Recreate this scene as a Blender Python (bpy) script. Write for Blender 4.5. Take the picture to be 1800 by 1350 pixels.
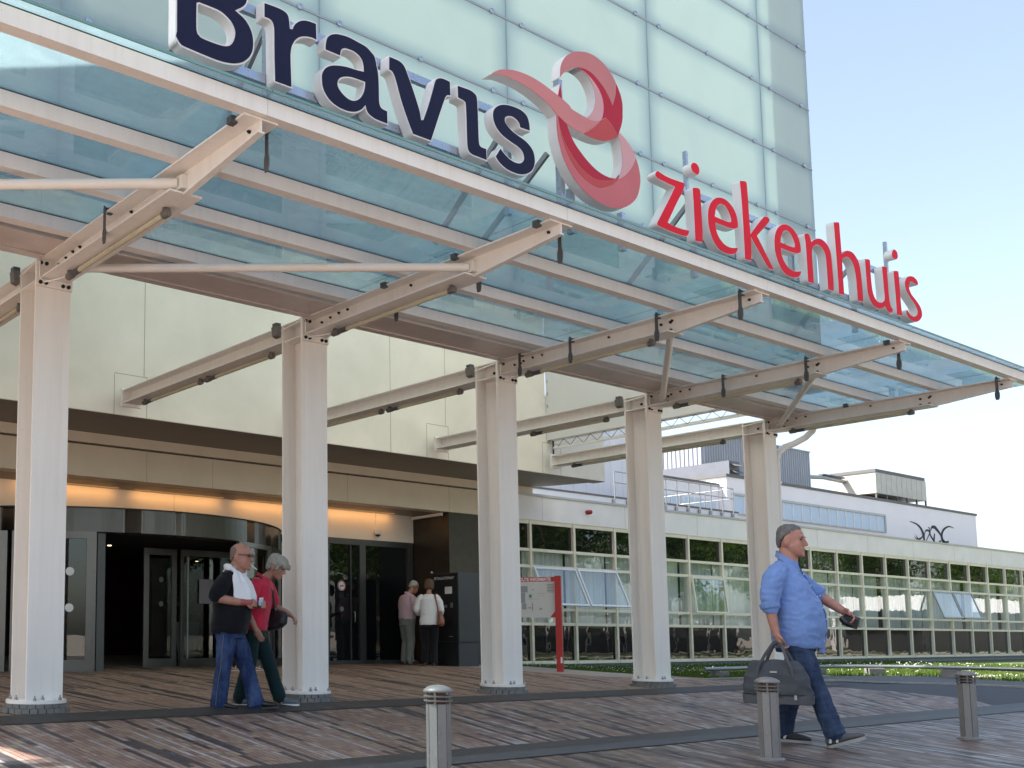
import bpy, bmesh, math, random
from mathutils import Vector, Matrix, noise

for _o in list(bpy.data.objects):
    bpy.data.objects.remove(_o)
SC = bpy.context.scene
COL = SC.collection
R = math.radians
V = Vector

# ------------------------------------------------------------------ camera, sky, sun, exposure
cam_d = bpy.data.cameras.new('camera')
cam = bpy.data.objects.new('camera', cam_d)
COL.objects.link(cam)
_cm = Matrix(((0.82808837, -0.06047478, -0.55732617, 0.0),
              (-0.56057960, -0.08136382, -0.82409371, 0.0),
              (0.00449069, 0.99484809, -0.10127736, 0.741),
              (0, 0, 0, 1)))
cam.matrix_world = _cm
cam_d.sensor_fit = 'HORIZONTAL'
cam_d.sensor_width = 36.0
cam_d.lens = 1824.44 / 1800 * 36
cam_d.shift_x = (900 - 397.65) / 1800
cam_d.shift_y = (930.15 - 675) / 1800
cam_d.clip_start = 0.05
cam_d.clip_end = 3000
SC.camera = cam

SUN_EL = R(52)
SUN_DIR = V((-math.cos(SUN_EL) * 0.78, math.cos(SUN_EL) * 0.626, math.sin(SUN_EL))).normalized()
W = bpy.data.worlds.new('World')
SC.world = W
W.use_nodes = True
wn = W.node_tree
sky = wn.nodes.new('ShaderNodeTexSky')
sky.sky_type = 'NISHITA'
sky.sun_disc = False
sky.sun_elevation = SUN_EL
sky.sun_rotation = math.atan2(SUN_DIR.x, SUN_DIR.y)
sky.altitude = 0
sky.air_density = 1.0
sky.dust_density = 2.4
sky.ozone_density = 1.0
bg = wn.nodes['Background']
hs = wn.nodes.new('ShaderNodeHueSaturation')
hs.inputs['Saturation'].default_value = 0.80
tint = wn.nodes.new('ShaderNodeMix'); tint.data_type = 'RGBA'; tint.blend_type = 'MULTIPLY'
tint.inputs[0].default_value = 1.0
tint.inputs[7].default_value = (1.0, 1.0, 0.975, 1)
wn.links.new(sky.outputs[0], hs.inputs['Color'])
wn.links.new(hs.outputs[0], tint.inputs[6])
wn.links.new(tint.outputs[2], bg.inputs[0])
bg.inputs[1].default_value = 0.095

sun_d = bpy.data.lights.new('sun', 'SUN')
sun_d.energy = 5.0
sun_d.angle = R(0.5)
sun_d.color = (1.0, 0.94, 0.86)
sun = bpy.data.objects.new('sun', sun_d)
COL.objects.link(sun)
sun.rotation_euler = (-SUN_DIR).to_track_quat('-Z', 'Y').to_euler()

SC.view_settings.view_transform = 'Standard'
SC.view_settings.look = 'None'
SC.view_settings.exposure = 1.9
SC.view_settings.gamma = 1.0
SC.view_settings.use_curve_mapping = False
SC.cycles.max_bounces = 10
SC.cycles.diffuse_bounces = 4
SC.cycles.glossy_bounces = 4
SC.cycles.transmission_bounces = 6
SC.cycles.transparent_max_bounces = 16
SC.cycles.sample_clamp_indirect = 6.0

random.seed(7)

# ------------------------------------------------------------------ node helpers
class NT:
    def __init__(s, name):
        s.m = bpy.data.materials.new(name)
        s.m.use_nodes = True
        s.t = s.m.node_tree
        s.t.nodes.clear()
        s.out = s.t.nodes.new('ShaderNodeOutputMaterial')
    def n(s, kind, **kw):
        nd = s.t.nodes.new('ShaderNode' + kind)
        for k, v in kw.items():
            setattr(nd, k, v)
        return nd
    def l(s, a, b):
        s.t.links.new(a, b)
    def setin(s, sock, v):
        if hasattr(v, 'is_linked') or hasattr(v, 'links'):
            s.l(v, sock)
        else:
            sock.default_value = v
    def math(s, op, a, b=None, c=None, clamp=False):
        nd = s.n('Math', operation=op)
        nd.use_clamp = clamp
        s.setin(nd.inputs[0], a)
        if b is not None: s.setin(nd.inputs[1], b)
        if c is not None: s.setin(nd.inputs[2], c)
        return nd.outputs[0]
    def mix(s, f, a, b):
        nd = s.n('Mix', data_type='RGBA')
        s.setin(nd.inputs[0], f); s.setin(nd.inputs[6], a); s.setin(nd.inputs[7], b)
        return nd.outputs[2]
    def pos(s):
        return s.n('NewGeometry').outputs['Position']
    def obj(s):
        return s.n('TexCoord').outputs['Object']
    def scale(s, vec, sc, loc=(0, 0, 0), rot=(0, 0, 0)):
        nd = s.n('Mapping')
        s.l(vec, nd.inputs[0]); nd.inputs[1].default_value = loc
        nd.inputs[2].default_value = rot; nd.inputs[3].default_value = sc
        return nd.outputs[0]
    def noise(s, vec, sc=5.0, detail=4.0, rough=0.55, dim='3D'):
        nd = s.n('TexNoise', noise_dimensions=dim)
        if vec is not None: s.l(vec, nd.inputs['Vector'])
        nd.inputs['Scale'].default_value = sc
        nd.inputs['Detail'].default_value = detail
        nd.inputs['Roughness'].default_value = rough
        return nd.outputs[0]
    def ramp(s, f, stops, interp='LINEAR'):
        nd = s.n('ValToRGB')
        nd.color_ramp.interpolation = interp
        els = nd.color_ramp.elements
        while len(els) < len(stops): els.new(0.5)
        for e, (p, c) in zip(els, stops):
            e.position = p
            e.color = c if len(c) == 4 else (*c, 1)
        s.l(f, nd.inputs[0])
        return nd.outputs[0]
    def bump(s, h, strength=0.3, dist=0.01):
        nd = s.n('Bump')
        nd.inputs['Strength'].default_value = strength
        nd.inputs['Distance'].default_value = dist
        s.l(h, nd.inputs['Height'])
        return nd.outputs[0]
    def bsdf(s, color, rough=0.5, metal=0.0, spec=0.5, normal=None, **kw):
        b = s.n('BsdfPrincipled')
        s.setin(b.inputs['Base Color'], color if not (isinstance(color, tuple) and len(color) == 3) else (*color, 1))
        s.setin(b.inputs['Roughness'], rough)
        b.inputs['Metallic'].default_value = metal
        b.inputs['Specular IOR Level'].default_value = spec
        if normal is not None: s.l(normal, b.inputs['Normal'])
        for k, v in kw.items():
            s.setin(b.inputs[k], v)
        return b.outputs[0]
    def thin_fresnel(s, ior, normal=None):
        # same reflectance from either side of a pane
        bf = s.n('NewGeometry').outputs['Backfacing']
        fr = s.n('Fresnel')
        s.l(s.math('MULTIPLY_ADD', bf, 1 / ior - ior, ior), fr.inputs[0])
        if normal is not None: s.l(normal, fr.inputs['Normal'])
        return fr.outputs[0]
    def done(s, shader):
        s.l(shader, s.out.inputs[0])
        return s.m

def C3(c, k=1.0):
    return (c[0] * k, c[1] * k, c[2] * k, 1)

def plain(name, c, rough=0.5, metal=0.0, var=0.10, scale=3.0, bump=0.0, bscale=60.0, spec=0.5, stretch=(1, 1, 1), **kw):
    t = NT(name)
    p = t.scale(t.pos(), stretch)
    f = t.noise(p, scale, 5, 0.6)
    f = t.ramp(f, [(0.3, (0, 0, 0)), (0.7, (1, 1, 1))])
    col = t.mix(f, C3(c, 1 - var), C3(c, 1 + var * 0.6))
    rg = t.math('ADD', rough - 0.06, t.math('MULTIPLY', t.noise(p, scale * 4, 3), 0.12))
    nm = None
    if bump:
        nm = t.bump(t.noise(t.pos(), bscale, 4), bump, 0.004)
    return t.done(t.bsdf(col, rg, metal, spec, nm, **kw))

M = {}
# painted steel: pale cream with soft dirt streaks running down and a few chips
t = NT('painted_steel')
p = t.pos()
f1 = t.ramp(t.noise(t.scale(p, (9, 9, 0.5)), 1.6, 5, 0.65), [(0.42, (0, 0, 0)), (0.72, (1, 1, 1))])
f2 = t.ramp(t.noise(p, 2.2, 4), [(0.35, (0, 0, 0)), (0.7, (1, 1, 1))])
col = t.mix(t.math('MULTIPLY', f1, 0.22), (0.83, 0.785, 0.73, 1), (0.55, 0.49, 0.42, 1))
col = t.mix(t.math('MULTIPLY', f2, 0.3), col, (0.86, 0.82, 0.78, 1))
sp = t.ramp(t.noise(p, 42, 2, 0.4), [(0.755, (0, 0, 0)), (0.775, (1, 1, 1))])
col = t.mix(t.math('MULTIPLY', sp, 0.5), col, (0.25, 0.2, 0.16, 1))
M['steel'] = t.done(t.bsdf(col, 0.42, 0, 0.45, t.bump(t.noise(p, 18, 3), 0.06, 0.01)))
M['steel_light'] = plain('cream_gloss_paint', (0.84, 0.80, 0.74), 0.35, var=0.06)
M['bolt'] = plain('dark_bolt_steel', (0.035, 0.033, 0.032), 0.5, 0.6)
M['strap'] = plain('dark_grey_strap_steel', (0.10, 0.10, 0.105), 0.5, 0.4)
M['rubber'] = plain('black_rubber_seal', (0.012, 0.014, 0.016), 0.6)
M['grey_plastic'] = plain('grey_plastic', (0.14, 0.13, 0.12), 0.5)
M['tube'] = plain('tube_glass', (0.55, 0.50, 0.36), 0.2)
M['gutter'] = plain('gutter_brown_paint', (0.66, 0.575, 0.53), 0.35)
# canopy glass: blue tinted, with a film of dirt
t = NT('tinted_canopy_glass')
p = t.pos()
d1 = t.noise(t.scale(p, (1.2, 5, 1), rot=(0, 0, 0.25)), 3.0, 6, 0.7)
d2 = t.noise(p, 0.8, 4, 0.6)
dirt = t.math('ADD', t.math('MULTIPLY', t.ramp(d1, [(0.35, (0, 0, 0)), (0.75, (1, 1, 1))]), 0.16), t.math('MULTIPLY', t.ramp(d2, [(0.38, (0, 0, 0)), (0.62, (1, 1, 1))]), 0.16))
dirt = t.math('ADD', dirt, 0.17)
spk = t.ramp(t.noise(t.scale(p, (2, 1, 1)), 30, 3, 0.5), [(0.62, (0, 0, 0)), (0.70, (1, 1, 1))])
tr = t.n('BsdfTransparent'); t.setin(tr.inputs[0], t.mix(t.math('MULTIPLY', spk, 0.3), (0.74, 0.85, 0.88, 1), (0.5, 0.60, 0.62, 1)))
tl = t.n('BsdfTranslucent'); tl.inputs[0].default_value = (0.50, 0.62, 0.66, 1)
df = t.n('BsdfDiffuse'); df.inputs[0].default_value = (0.42, 0.51, 0.53, 1)
md = t.n('MixShader'); md.inputs[0].default_value = 0.4; t.l(tl.outputs[0], md.inputs[1]); t.l(df.outputs[0], md.inputs[2])
m1 = t.n('MixShader'); t.l(dirt, m1.inputs[0]); t.l(tr.outputs[0], m1.inputs[1]); t.l(md.outputs[0], m1.inputs[2])
gl = t.n('BsdfGlossy'); gl.inputs['Roughness'].default_value = 0.02; gl.inputs[0].default_value = (0.9, 0.97, 1, 1)
m2 = t.n('MixShader'); t.l(t.thin_fresnel(1.5), m2.inputs[0]); t.l(m1.outputs[0], m2.inputs[1]); t.l(gl.outputs[0], m2.inputs[2])
M['canopy_glass'] = t.done(m2.outputs[0])
M['glass_edge'] = plain('green_glass_edge', (0.16, 0.33, 0.32), 0.15)
# frosted tower glass, with the cavity's edge shade painted into each panel's colour
t = NT('frosted_tower_glass')
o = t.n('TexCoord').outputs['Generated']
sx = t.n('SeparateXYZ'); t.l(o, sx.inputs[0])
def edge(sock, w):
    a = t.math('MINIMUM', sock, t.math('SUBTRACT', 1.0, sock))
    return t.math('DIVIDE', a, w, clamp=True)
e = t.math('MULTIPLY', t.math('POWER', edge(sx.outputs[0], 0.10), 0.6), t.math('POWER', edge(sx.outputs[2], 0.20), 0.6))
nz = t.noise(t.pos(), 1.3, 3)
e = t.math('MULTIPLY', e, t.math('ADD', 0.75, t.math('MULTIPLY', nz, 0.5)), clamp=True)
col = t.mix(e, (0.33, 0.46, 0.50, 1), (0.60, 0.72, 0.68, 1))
ri = t.n('ObjectInfo').outputs['Random']
col = t.mix(t.math('MULTIPLY', ri, 0.16), col, (0.50, 0.62, 0.66, 1))
front = t.bsdf(col, 0.24, 0, 0.5, t.bump(t.noise(t.pos(), 0.9, 2), 0.02, 0.05))
tlt = t.n('BsdfTranslucent'); t.l(t.mix(0.35, col, (0.66, 0.74, 0.73, 1)), tlt.inputs[0])
mxt = t.n('MixShader'); mxt.inputs[0].default_value = 0.38; t.l(front, mxt.inputs[1]); t.l(tlt.outputs[0], mxt.inputs[2])
M['tower_glass'] = t.done(mxt.outputs[0])
M['joint'] = plain('grey_joint_profile', (0.36, 0.38, 0.38), 0.4, 0.3)
M['clamp'] = plain('brushed_clamp_disc', (0.42, 0.47, 0.55), 0.28, 0.8)
# rendered walls
M['wall'] = plain('cream_wall_panel', (0.77, 0.725, 0.645), 0.6, var=0.09, scale=0.9, bump=0.05)
M['tower_side'] = plain('pale_render', (0.74, 0.72, 0.68), 0.7, var=0.05, scale=0.8)
M['fascia'] = plain('cream_fascia', (0.74, 0.725, 0.72), 0.55, var=0.08, scale=1.5)
M['entr_fascia'] = plain('beige_fascia', (0.62, 0.53, 0.41), 0.5, var=0.06, scale=1.5)
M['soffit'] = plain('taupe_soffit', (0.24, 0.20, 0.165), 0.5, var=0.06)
M['seam'] = plain('dark_panel_seam', (0.10, 0.085, 0.07), 0.8)
M['coping'] = plain('zinc_coping', (0.42, 0.43, 0.42), 0.5, 0.2)
M['plinth'] = plain('blue_grey_plinth', (0.20, 0.24, 0.28), 0.6, var=0.12)
M['stone'] = NT('dark_stone')
t = M['stone']; p = t.pos()
br = t.n('TexBrick'); br.inputs['Scale'].default_value = 1.0
br.inputs['Brick Width'].default_value = 0.9; br.inputs['Row Height'].default_value = 0.6; br.inputs['Mortar Size'].default_value = 0.004
br.inputs['Color1'].default_value = (0.022, 0.016, 0.011, 1); br.inputs['Color2'].default_value = (0.032, 0.024, 0.016, 1); br.inputs['Mortar'].default_value = (0.012, 0.01, 0.008, 1)
sp_ = t.n('SeparateXYZ'); t.l(p, sp_.inputs[0]); cb = t.n('CombineXYZ')
t.l(t.math('ADD', sp_.outputs[0], sp_.outputs[1]), cb.inputs[0]); t.l(sp_.outputs[2], cb.inputs[1]); t.l(cb.outputs[0], br.inputs[0])
col = t.mix(t.ramp(t.noise(p, 6, 6, 0.7), [(0.4, (0, 0, 0)), (0.7, (1, 1, 1))]), br.outputs[0], (0.045, 0.034, 0.022, 1))
M['stone'] = t.done(t.bsdf(col, 0.28, 0, 0.5))
M['white_render'] = plain('white_render', (0.77, 0.76, 0.78), 0.7, var=0.04, scale=0.6)
M['pale_blue_panel'] = plain('pale_blue_panel', (0.64, 0.67, 0.74), 0.6, var=0.04)
M['dark_coping'] = plain('dark_grey_coping', (0.10, 0.10, 0.10), 0.6)
M['corrugated'] = plain('corrugated_grey_metal', (0.30, 0.32, 0.36), 0.45, 0.2, var=0.06, stretch=(1, 1, 0.2))
M['duct'] = plain('dark_grey_duct', (0.11, 0.12, 0.145), 0.5, 0.2)
M['hvac'] = plain('galvanised_panel', (0.44, 0.42, 0.37), 0.45, 0.25, var=0.1)
M['galv'] = plain('galvanised_steel', (0.30, 0.31, 0.32), 0.4, 0.7)
M['alu'] = plain('anodised_aluminium', (0.15, 0.147, 0.14), 0.3, 0.7, var=0.08)
M['dark_alu'] = plain('dark_aluminium', (0.075, 0.08, 0.082), 0.35, 0.5)
M['win_frame'] = plain('cream_window_frame', (0.72, 0.68, 0.55), 0.4, var=0.08)
M['sash_frame'] = plain('white_sash_frame', (0.74, 0.76, 0.80), 0.35, var=0.05)
M['sash_grey'] = plain('grey_sash_frame', (0.32, 0.33, 0.33), 0.4, var=0.05)

def window_glass(name, tint, refl_boost, wav):
    t = NT(name)
    tr = t.n('BsdfTransparent'); tr.inputs[0].default_value = (*tint, 1)
    nm = t.bump(t.noise(t.pos(), 1.6, 2), wav, 0.02)
    gl = t.n('BsdfGlossy'); gl.inputs['Roughness'].default_value = 0.0; t.l(nm, gl.inputs['Normal'])
    fac = t.math('MULTIPLY_ADD', t.thin_fresnel(1.52, nm), 1 - refl_boost, refl_boost, clamp=True)
    m = t.n('MixShader'); t.l(fac, m.inputs[0]); t.l(tr.outputs[0], m.inputs[1]); t.l(gl.outputs[0], m.inputs[2])
    return t.done(m.outputs[0])
M['clear_glass'] = window_glass('window_glass', (0.93, 0.96, 0.96), 0.05, 0.10)
M['door_glass'] = window_glass('door_glass', (0.55, 0.58, 0.57), 0.03, 0.02)
t = NT('dark_spandrel_glass')
nm = t.bump(t.noise(t.pos(), 1.6, 2), 0.12, 0.02)
M['spandrel'] = t.done(t.bsdf((0.006, 0.007, 0.009), 0.01, 0, 0.6, nm))
t = NT('pale_curtain')
ri = t.n('ObjectInfo').outputs['Random']
col = t.mix(ri, (0.58, 0.62, 0.64, 1), (0.80, 0.81, 0.80, 1))
M['curtain'] = t.done(t.bsdf(col, 0.9, 0, 0.1))
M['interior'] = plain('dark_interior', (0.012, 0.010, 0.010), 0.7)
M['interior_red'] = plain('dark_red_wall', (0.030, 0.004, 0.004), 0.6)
M['blind'] = plain('pale_blue_blind', (0.50, 0.62, 0.74), 0.6, var=0.08, stretch=(6, 1, 0.3))

# ------------------------------------------------------------------ mesh builder
class MB:
    def __init__(s):
        s.v = []; s.f = []; s.mi = []
        s.cur = 0
    def add(s, verts, faces):
        b = len(s.v)
        s.v += [V(q) for q in verts]
        s.f += [[b + i for i in fc] for fc in faces]
        s.mi += [s.cur] * len(faces)
        return s
    def box(s, x0, x1, y0, y1, z0, z1):
        vs = [(x, y, z) for z in (z0, z1) for y in (y0, y1) for x in (x0, x1)]
        return s.add(vs, [(0, 2, 3, 1), (4, 5, 7, 6), (0, 1, 5, 4), (2, 6, 7, 3), (0, 4, 6, 2), (1, 3, 7, 5)])
    def hexa(s, p):      # 8 points: bottom 4 (ccw), top 4
        return s.add(p, [(0, 3, 2, 1), (4, 5, 6, 7), (0, 1, 5, 4), (1, 2, 6, 5), (2, 3, 7, 6), (3, 0, 4, 7)])
    def obox(s, c, ux, uy, uz):   # centre and half vectors
        c, ux, uy, uz = V(c), V(ux), V(uy), V(uz)
        return s.hexa([c - ux - uy - uz, c + ux - uy - uz, c + ux + uy - uz, c - ux + uy - uz,
                       c - ux - uy + uz, c + ux - uy + uz, c + ux + uy + uz, c - ux + uy + uz])
    def bar(s, p0, p1, w, h, up=(0, 0, 1)):
        p0, p1 = V(p0), V(p1); d = (p1 - p0); a = d.normalized(); u = V(up)
        if abs(a.dot(u)) > 0.98: u = V((0, 1, 0))
        sd = a.cross(u).normalized(); u2 = sd.cross(a)
        return s.obox((p0 + p1) / 2, d / 2, sd * w / 2, u2 * h / 2)
    def tube(s, path, r, n=10, cap=True, close=False):
        path = [V(q) for q in path]; rs = r if isinstance(r, (list, tuple)) else [r] * len(path)
        rings = []; prev = None
        for i, q in enumerate(path):
            a = path[max(i - 1, 0)]; b = path[min(i + 1, len(path) - 1)]
            d = (b - a).normalized()
            if prev is None:
                u = V((0, 0, 1)) if abs(d.z) < 0.9 else V((1, 0, 0))
                u = (u - d * u.dot(d)).normalized()
            else:
                u = (prev - d * prev.dot(d)).normalized()
            prev = u; w = d.cross(u)
            rings.append([q + (u * math.cos(k * 2 * math.pi / n) + w * math.sin(k * 2 * math.pi / n)) * rs[i] for k in range(n)])
        vs = [x for rg in rings for x in rg]; fs = []
        for i in range(len(rings) - 1):
            for k in range(n):
                k2 = (k + 1) % n
                fs.append((i * n + k, i * n + k2, (i + 1) * n + k2, (i + 1) * n + k))
        if cap:
            fs.append(tuple(range(n - 1, -1, -1)))
            fs.append(tuple((len(rings) - 1) * n + k for k in range(n)))
        return s.add(vs, fs)
    def lathe(s, c, prof, n=24, a0=0.0, a1=2 * math.pi):
        c = V(c); full = abs(a1 - a0 - 2 * math.pi) < 1e-6; m = n if full else n + 1
        vs = []; fs = []
        for (r, z) in prof:
            for k in range(m):
                a = a0 + (a1 - a0) * k / n
                vs.append(c + V((r * math.cos(a), r * math.sin(a), z)))
        for i in range(len(prof) - 1):
            for k in range(n):
                k2 = (k + 1) % m
                fs.append((i * m + k, i * m + k2, (i + 1) * m + k2, (i + 1) * m + k))
        if full:
            if prof[0][0] > 1e-6: fs.append(tuple(range(m - 1, -1, -1)))
            if prof[-1][0] > 1e-6: fs.append(tuple((len(prof) - 1) * m + k for k in range(m)))
        return s.add(vs, fs)
    def prism(s, poly, z0, z1):
        n = len(poly)
        vs = [(x, y, z0) for x, y in poly] + [(x, y, z1) for x, y in poly]
        fs = [tuple(range(n - 1, -1, -1)), tuple(range(n, 2 * n))]
        fs += [(i, (i + 1) % n, n + (i + 1) % n, n + i) for i in range(n)]
        return s.add(vs, fs)
    def disc(s, c, nrm, r, th, n=20):
        nrm = V(nrm).normalized(); c = V(c)
        return s.tube([c, c + nrm * th], r, n)
    def quad(s, a, b, c, d):
        return s.add([a, b, c, d], [(0, 1, 2, 3)])
    def ell(s, c, rx, ry, rz, n=12, m=8, rot=None):
        c = V(c); vs = []; fs = []
        for i in range(m + 1):
            th = math.pi * i / m
            for k in range(n):
                a = 2 * math.pi * k / n
                q = V((rx * math.sin(th) * math.cos(a), ry * math.sin(th) * math.sin(a), rz * math.cos(th)))
                if rot is not None: q = rot @ q
                vs.append(c + q)
        for i in range(m):
            for k in range(n):
                k2 = (k + 1) % n
                fs.append((i * n + k, (i + 1) * n + k, (i + 1) * n + k2, i * n + k2))
        return s.add(vs, fs)
    def ibeam(s, p0, p1, w, h, tw=0.012, tf=0.018):
        # I-section: top flange on the line p0-p1, horizontal run
        p0, p1 = V(p0), V(p1); a = (p1 - p0).normalized(); sd = V((a.y, -a.x, 0)).normalized(); u = V((0, 0, 1))
        L = (p1 - p0) / 2; c = (p0 + p1) / 2
        s.obox(c - u * tf / 2, L, sd * w / 2, u * tf / 2)
        s.obox(c - u * (h - tf / 2), L, sd * w / 2, u * tf / 2)
        s.obox(c - u * h / 2, L, sd * tw / 2, u * (h / 2 - tf))
        return s
    def mesh(s, name, mats, smooth=None, origin=(0, 0, 0), bevel=0.0):
        me = bpy.data.meshes.new(name)
        og = V(origin)
        me.from_pydata([tuple(q - og) for q in s.v], [], s.f)
        mats = mats if isinstance(mats, (list, tuple)) else [mats]
        for mm in mats: me.materials.append(mm)
        me.polygons.foreach_set('material_index', s.mi)
        bm = bmesh.new(); bm.from_mesh(me)
        bmesh.ops.remove_doubles(bm, verts=bm.verts, dist=1e-6)
        bmesh.ops.recalc_face_normals(bm, faces=bm.faces)
        if bevel:
            es = [e for e in bm.edges if len(e.link_faces) == 2 and e.calc_face_angle(0) > 0.6]
            bmesh.ops.bevel(bm, geom=es, offset=bevel, segments=2, affect='EDGES', profile=0.6)
        bm.to_mesh(me); bm.free()
        if smooth is not None:
            me.polygons.foreach_set('use_smooth', [True] * len(me.polygons))
            me.set_sharp_from_angle(angle=R(smooth))
        me.update()
        return me
    def build(s, name, mats, parent=None, smooth=None, bevel=0.0, loc=None):
        og = world_loc(parent) if parent is not None else (V(loc) if loc is not None else V((0, 0, 0)))
        me = s.mesh(name, mats, smooth, og, bevel)
        o = bpy.data.objects.new(name, me)
        COL.objects.link(o)
        if parent is not None: o.parent = parent
        elif loc is not None: o.location = loc
        return o

def world_loc(o):
    p = V((0, 0, 0))
    while o is not None:
        p += o.location; o = o.parent
    return p

def tag(o, label=None, cat=None, group=None, kind=None):
    if label: o['label'] = label
    if cat: o['category'] = cat
    if group: o['group'] = group
    if kind: o['kind'] = kind
    return o

def thing(name, label, cat, loc=(0, 0, 0), group=None):
    o = bpy.data.objects.new(name, None)
    o.empty_display_size = 0.2
    COL.objects.link(o); o.location = loc
    return tag(o, label, cat, group)

def inst(mesh, name, parent, loc=(0, 0, 0)):
    o = bpy.data.objects.new(name, mesh)
    COL.objects.link(o); o.parent = parent; o.location = V(loc) - world_loc(parent)
    return o

_font_cache = {}
def text_mesh(body, size, depth=0.001, align='LEFT', xscale=1.0, bold=0.0):
    cu = bpy.data.curves.new('lettering', 'FONT')
    cu.body = body; cu.size = size; cu.extrude = depth; cu.align_x = align; cu.offset = bold
    ob = bpy.data.objects.new('lettering', cu); COL.objects.link(ob)
    dg = bpy.context.evaluated_depsgraph_get()
    me = bpy.data.meshes.new_from_object(ob.evaluated_get(dg))
    bpy.data.objects.remove(ob)
    if xscale != 1.0:
        for q in me.vertices: q.co.x *= xscale
    return me

def lettering(body, size, mat, parent, origin, xdir, updir, depth=0.001, align='LEFT', xscale=1.0, name='lettering', bold=0.0):
    me = text_mesh(body, size, depth, align, xscale, bold)
    me.materials.clear(); me.materials.append(mat)
    xd = V(xdir).normalized(); ud = V(updir).normalized(); nd = xd.cross(ud)
    off = V(origin) - world_loc(parent)
    for q in me.vertices:
        c = q.co
        q.co = off + xd * c.x + ud * c.y + nd * c.z
    o = bpy.data.objects.new(name, me); COL.objects.link(o); o.parent = parent
    return o

# ------------------------------------------------------------------ ground
def lerp(a, b, t): return a + (b - a) * t
def pw(x, pts):
    if x <= pts[0][0]: return pts[0][1]
    for (a, va), (b, vb) in zip(pts, pts[1:]):
        if x <= b: return lerp(va, vb, (x - a) / (b - a))
    return pts[-1][1]
ZR = [(-2, -0.20), (0, -0.20), (4, -0.14), (5.4, -0.11), (8.6, -0.05), (9.0, 0.0), (9.4, 0.0), (14.0, 0.15)]
def zg(x, y):
    z = pw(y, ZR)
    if y > 9.0 and x > 16.8:
        z = lerp(z * 0.6, 0.0, min(1, (x - 16.8) / 4))
    return z

def brick_paving(name, cx, cy, Rm, wmul, base, dark, pale, dark_p, pale_p, gloss):
    # long thin clinker courses fanning out from a centre; random dark and pale runs
    t = NT(name)
    s = t.n('SeparateXYZ'); t.l(t.pos(), s.inputs[0])
    dx = t.math('SUBTRACT', s.outputs[0], cx); dy = t.math('SUBTRACT', s.outputs[1], cy)
    ang = t.math('ARCTAN2', dx, dy)
    rad = t.math('SQRT', t.math('ADD', t.math('MULTIPLY', dx, dx), t.math('MULTIPLY', dy, dy)))
    v = t.math('MULTIPLY', ang, Rm / 0.052)
    row = t.math('FLOOR', v); fv = t.math('FRACT', v)
    wr = t.n('TexWhiteNoise', noise_dimensions='1D'); t.l(row, wr.inputs['W'])
    u = t.math('ADD', t.math('DIVIDE', rad, 0.21), t.math('MULTIPLY', wr.outputs[0], 13.0))
    col_i = t.math('FLOOR', u); fu = t.math('FRACT', u)
    def wn2(a, b):
        c = t.n('CombineXYZ'); t.l(a, c.inputs[0]); t.l(b, c.inputs[1])
        w_ = t.n('TexWhiteNoise', noise_dimensions='2D'); t.l(c.outputs[0], w_.inputs['Vector'])
        return w_.outputs[0]
    r1 = wn2(row, col_i)
    run = t.math('FLOOR', t.math('ADD', t.math('DIVIDE', u, wmul), t.math('MULTIPLY', wr.outputs[0], 7.0)))
    r2 = wn2(t.math('ADD', row, 311.0), run)
    r3 = wn2(t.math('ADD', row, 97.0), run)
    c = t.ramp(r1, [(0.0, base[0]), (0.35, base[1]), (0.6, base[2]), (0.85, base[3]), (1.0, base[0])])
    big = t.ramp(t.noise(t.pos(), 0.5, 4, 0.6), [(0.35, (0, 0, 0)), (0.65, (1, 1, 1))])
    c = t.mix(t.math('MULTIPLY', big, 0.35), c, C3(base[2], 0.72))
    isp = t.math('LESS_THAN', r3, pale_p)
    film = t.ramp(t.noise(t.scale(t.pos(), (1, 1, 1)), 2.4, 5, 0.7), [(0.38, (0, 0, 0)), (0.62, (1, 1, 1))])
    c = t.mix(t.math('MULTIPLY', t.math('MULTIPLY', isp, film), 0.85), c, C3(pale))
    isd = t.math('LESS_THAN', r2, dark_p)
    c = t.mix(t.math('MULTIPLY', isd, 0.9), c, t.mix(r1, C3(dark), C3(dark, 2.0)))
    m1 = t.math('LESS_THAN', fv, 0.13); m2 = t.math('LESS_THAN', fu, 0.035)
    mort = t.math('MAXIMUM', m1, m2)
    c = t.mix(t.math('MULTIPLY', mort, 0.9), c, (0.020, 0.017, 0.016, 1))
    fine = t.noise(t.pos(), 60, 3, 0.6)
    c = t.mix(0.5, c, t.mix(fine, C3((0.0, 0.0, 0.0)), c))
    # scattered blossom petals and grit
    vo = t.n('TexVoronoi', feature='F1'); vo.inputs['Scale'].default_value = 7.0; t.l(t.pos(), vo.inputs['Vector'])
    pet = t.math('LESS_THAN', vo.outputs['Distance'], 0.055)
    vs_ = t.n('SeparateColor'); t.l(vo.outputs['Color'], vs_.inputs[0])
    pet = t.math('MULTIPLY', pet, t.math('LESS_THAN', vs_.outputs[0], 0.30))
    c = t.mix(t.math('MULTIPLY', pet, 0.8), c, (0.62, 0.60, 0.57, 1))
    rg = t.math('ADD', gloss, t.math('MULTIPLY', r1, 0.25))
    h = t.math('ADD', t.math('SUBTRACT', 1.0, mort), t.math('MULTIPLY', fine, 0.35))
    h = t.math('ADD', h, t.math('MULTIPLY', r1, 0.4))
    return t.done(t.bsdf(c, rg, 0, 0.5, t.bump(h, 0.5, 0.004)))

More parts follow.
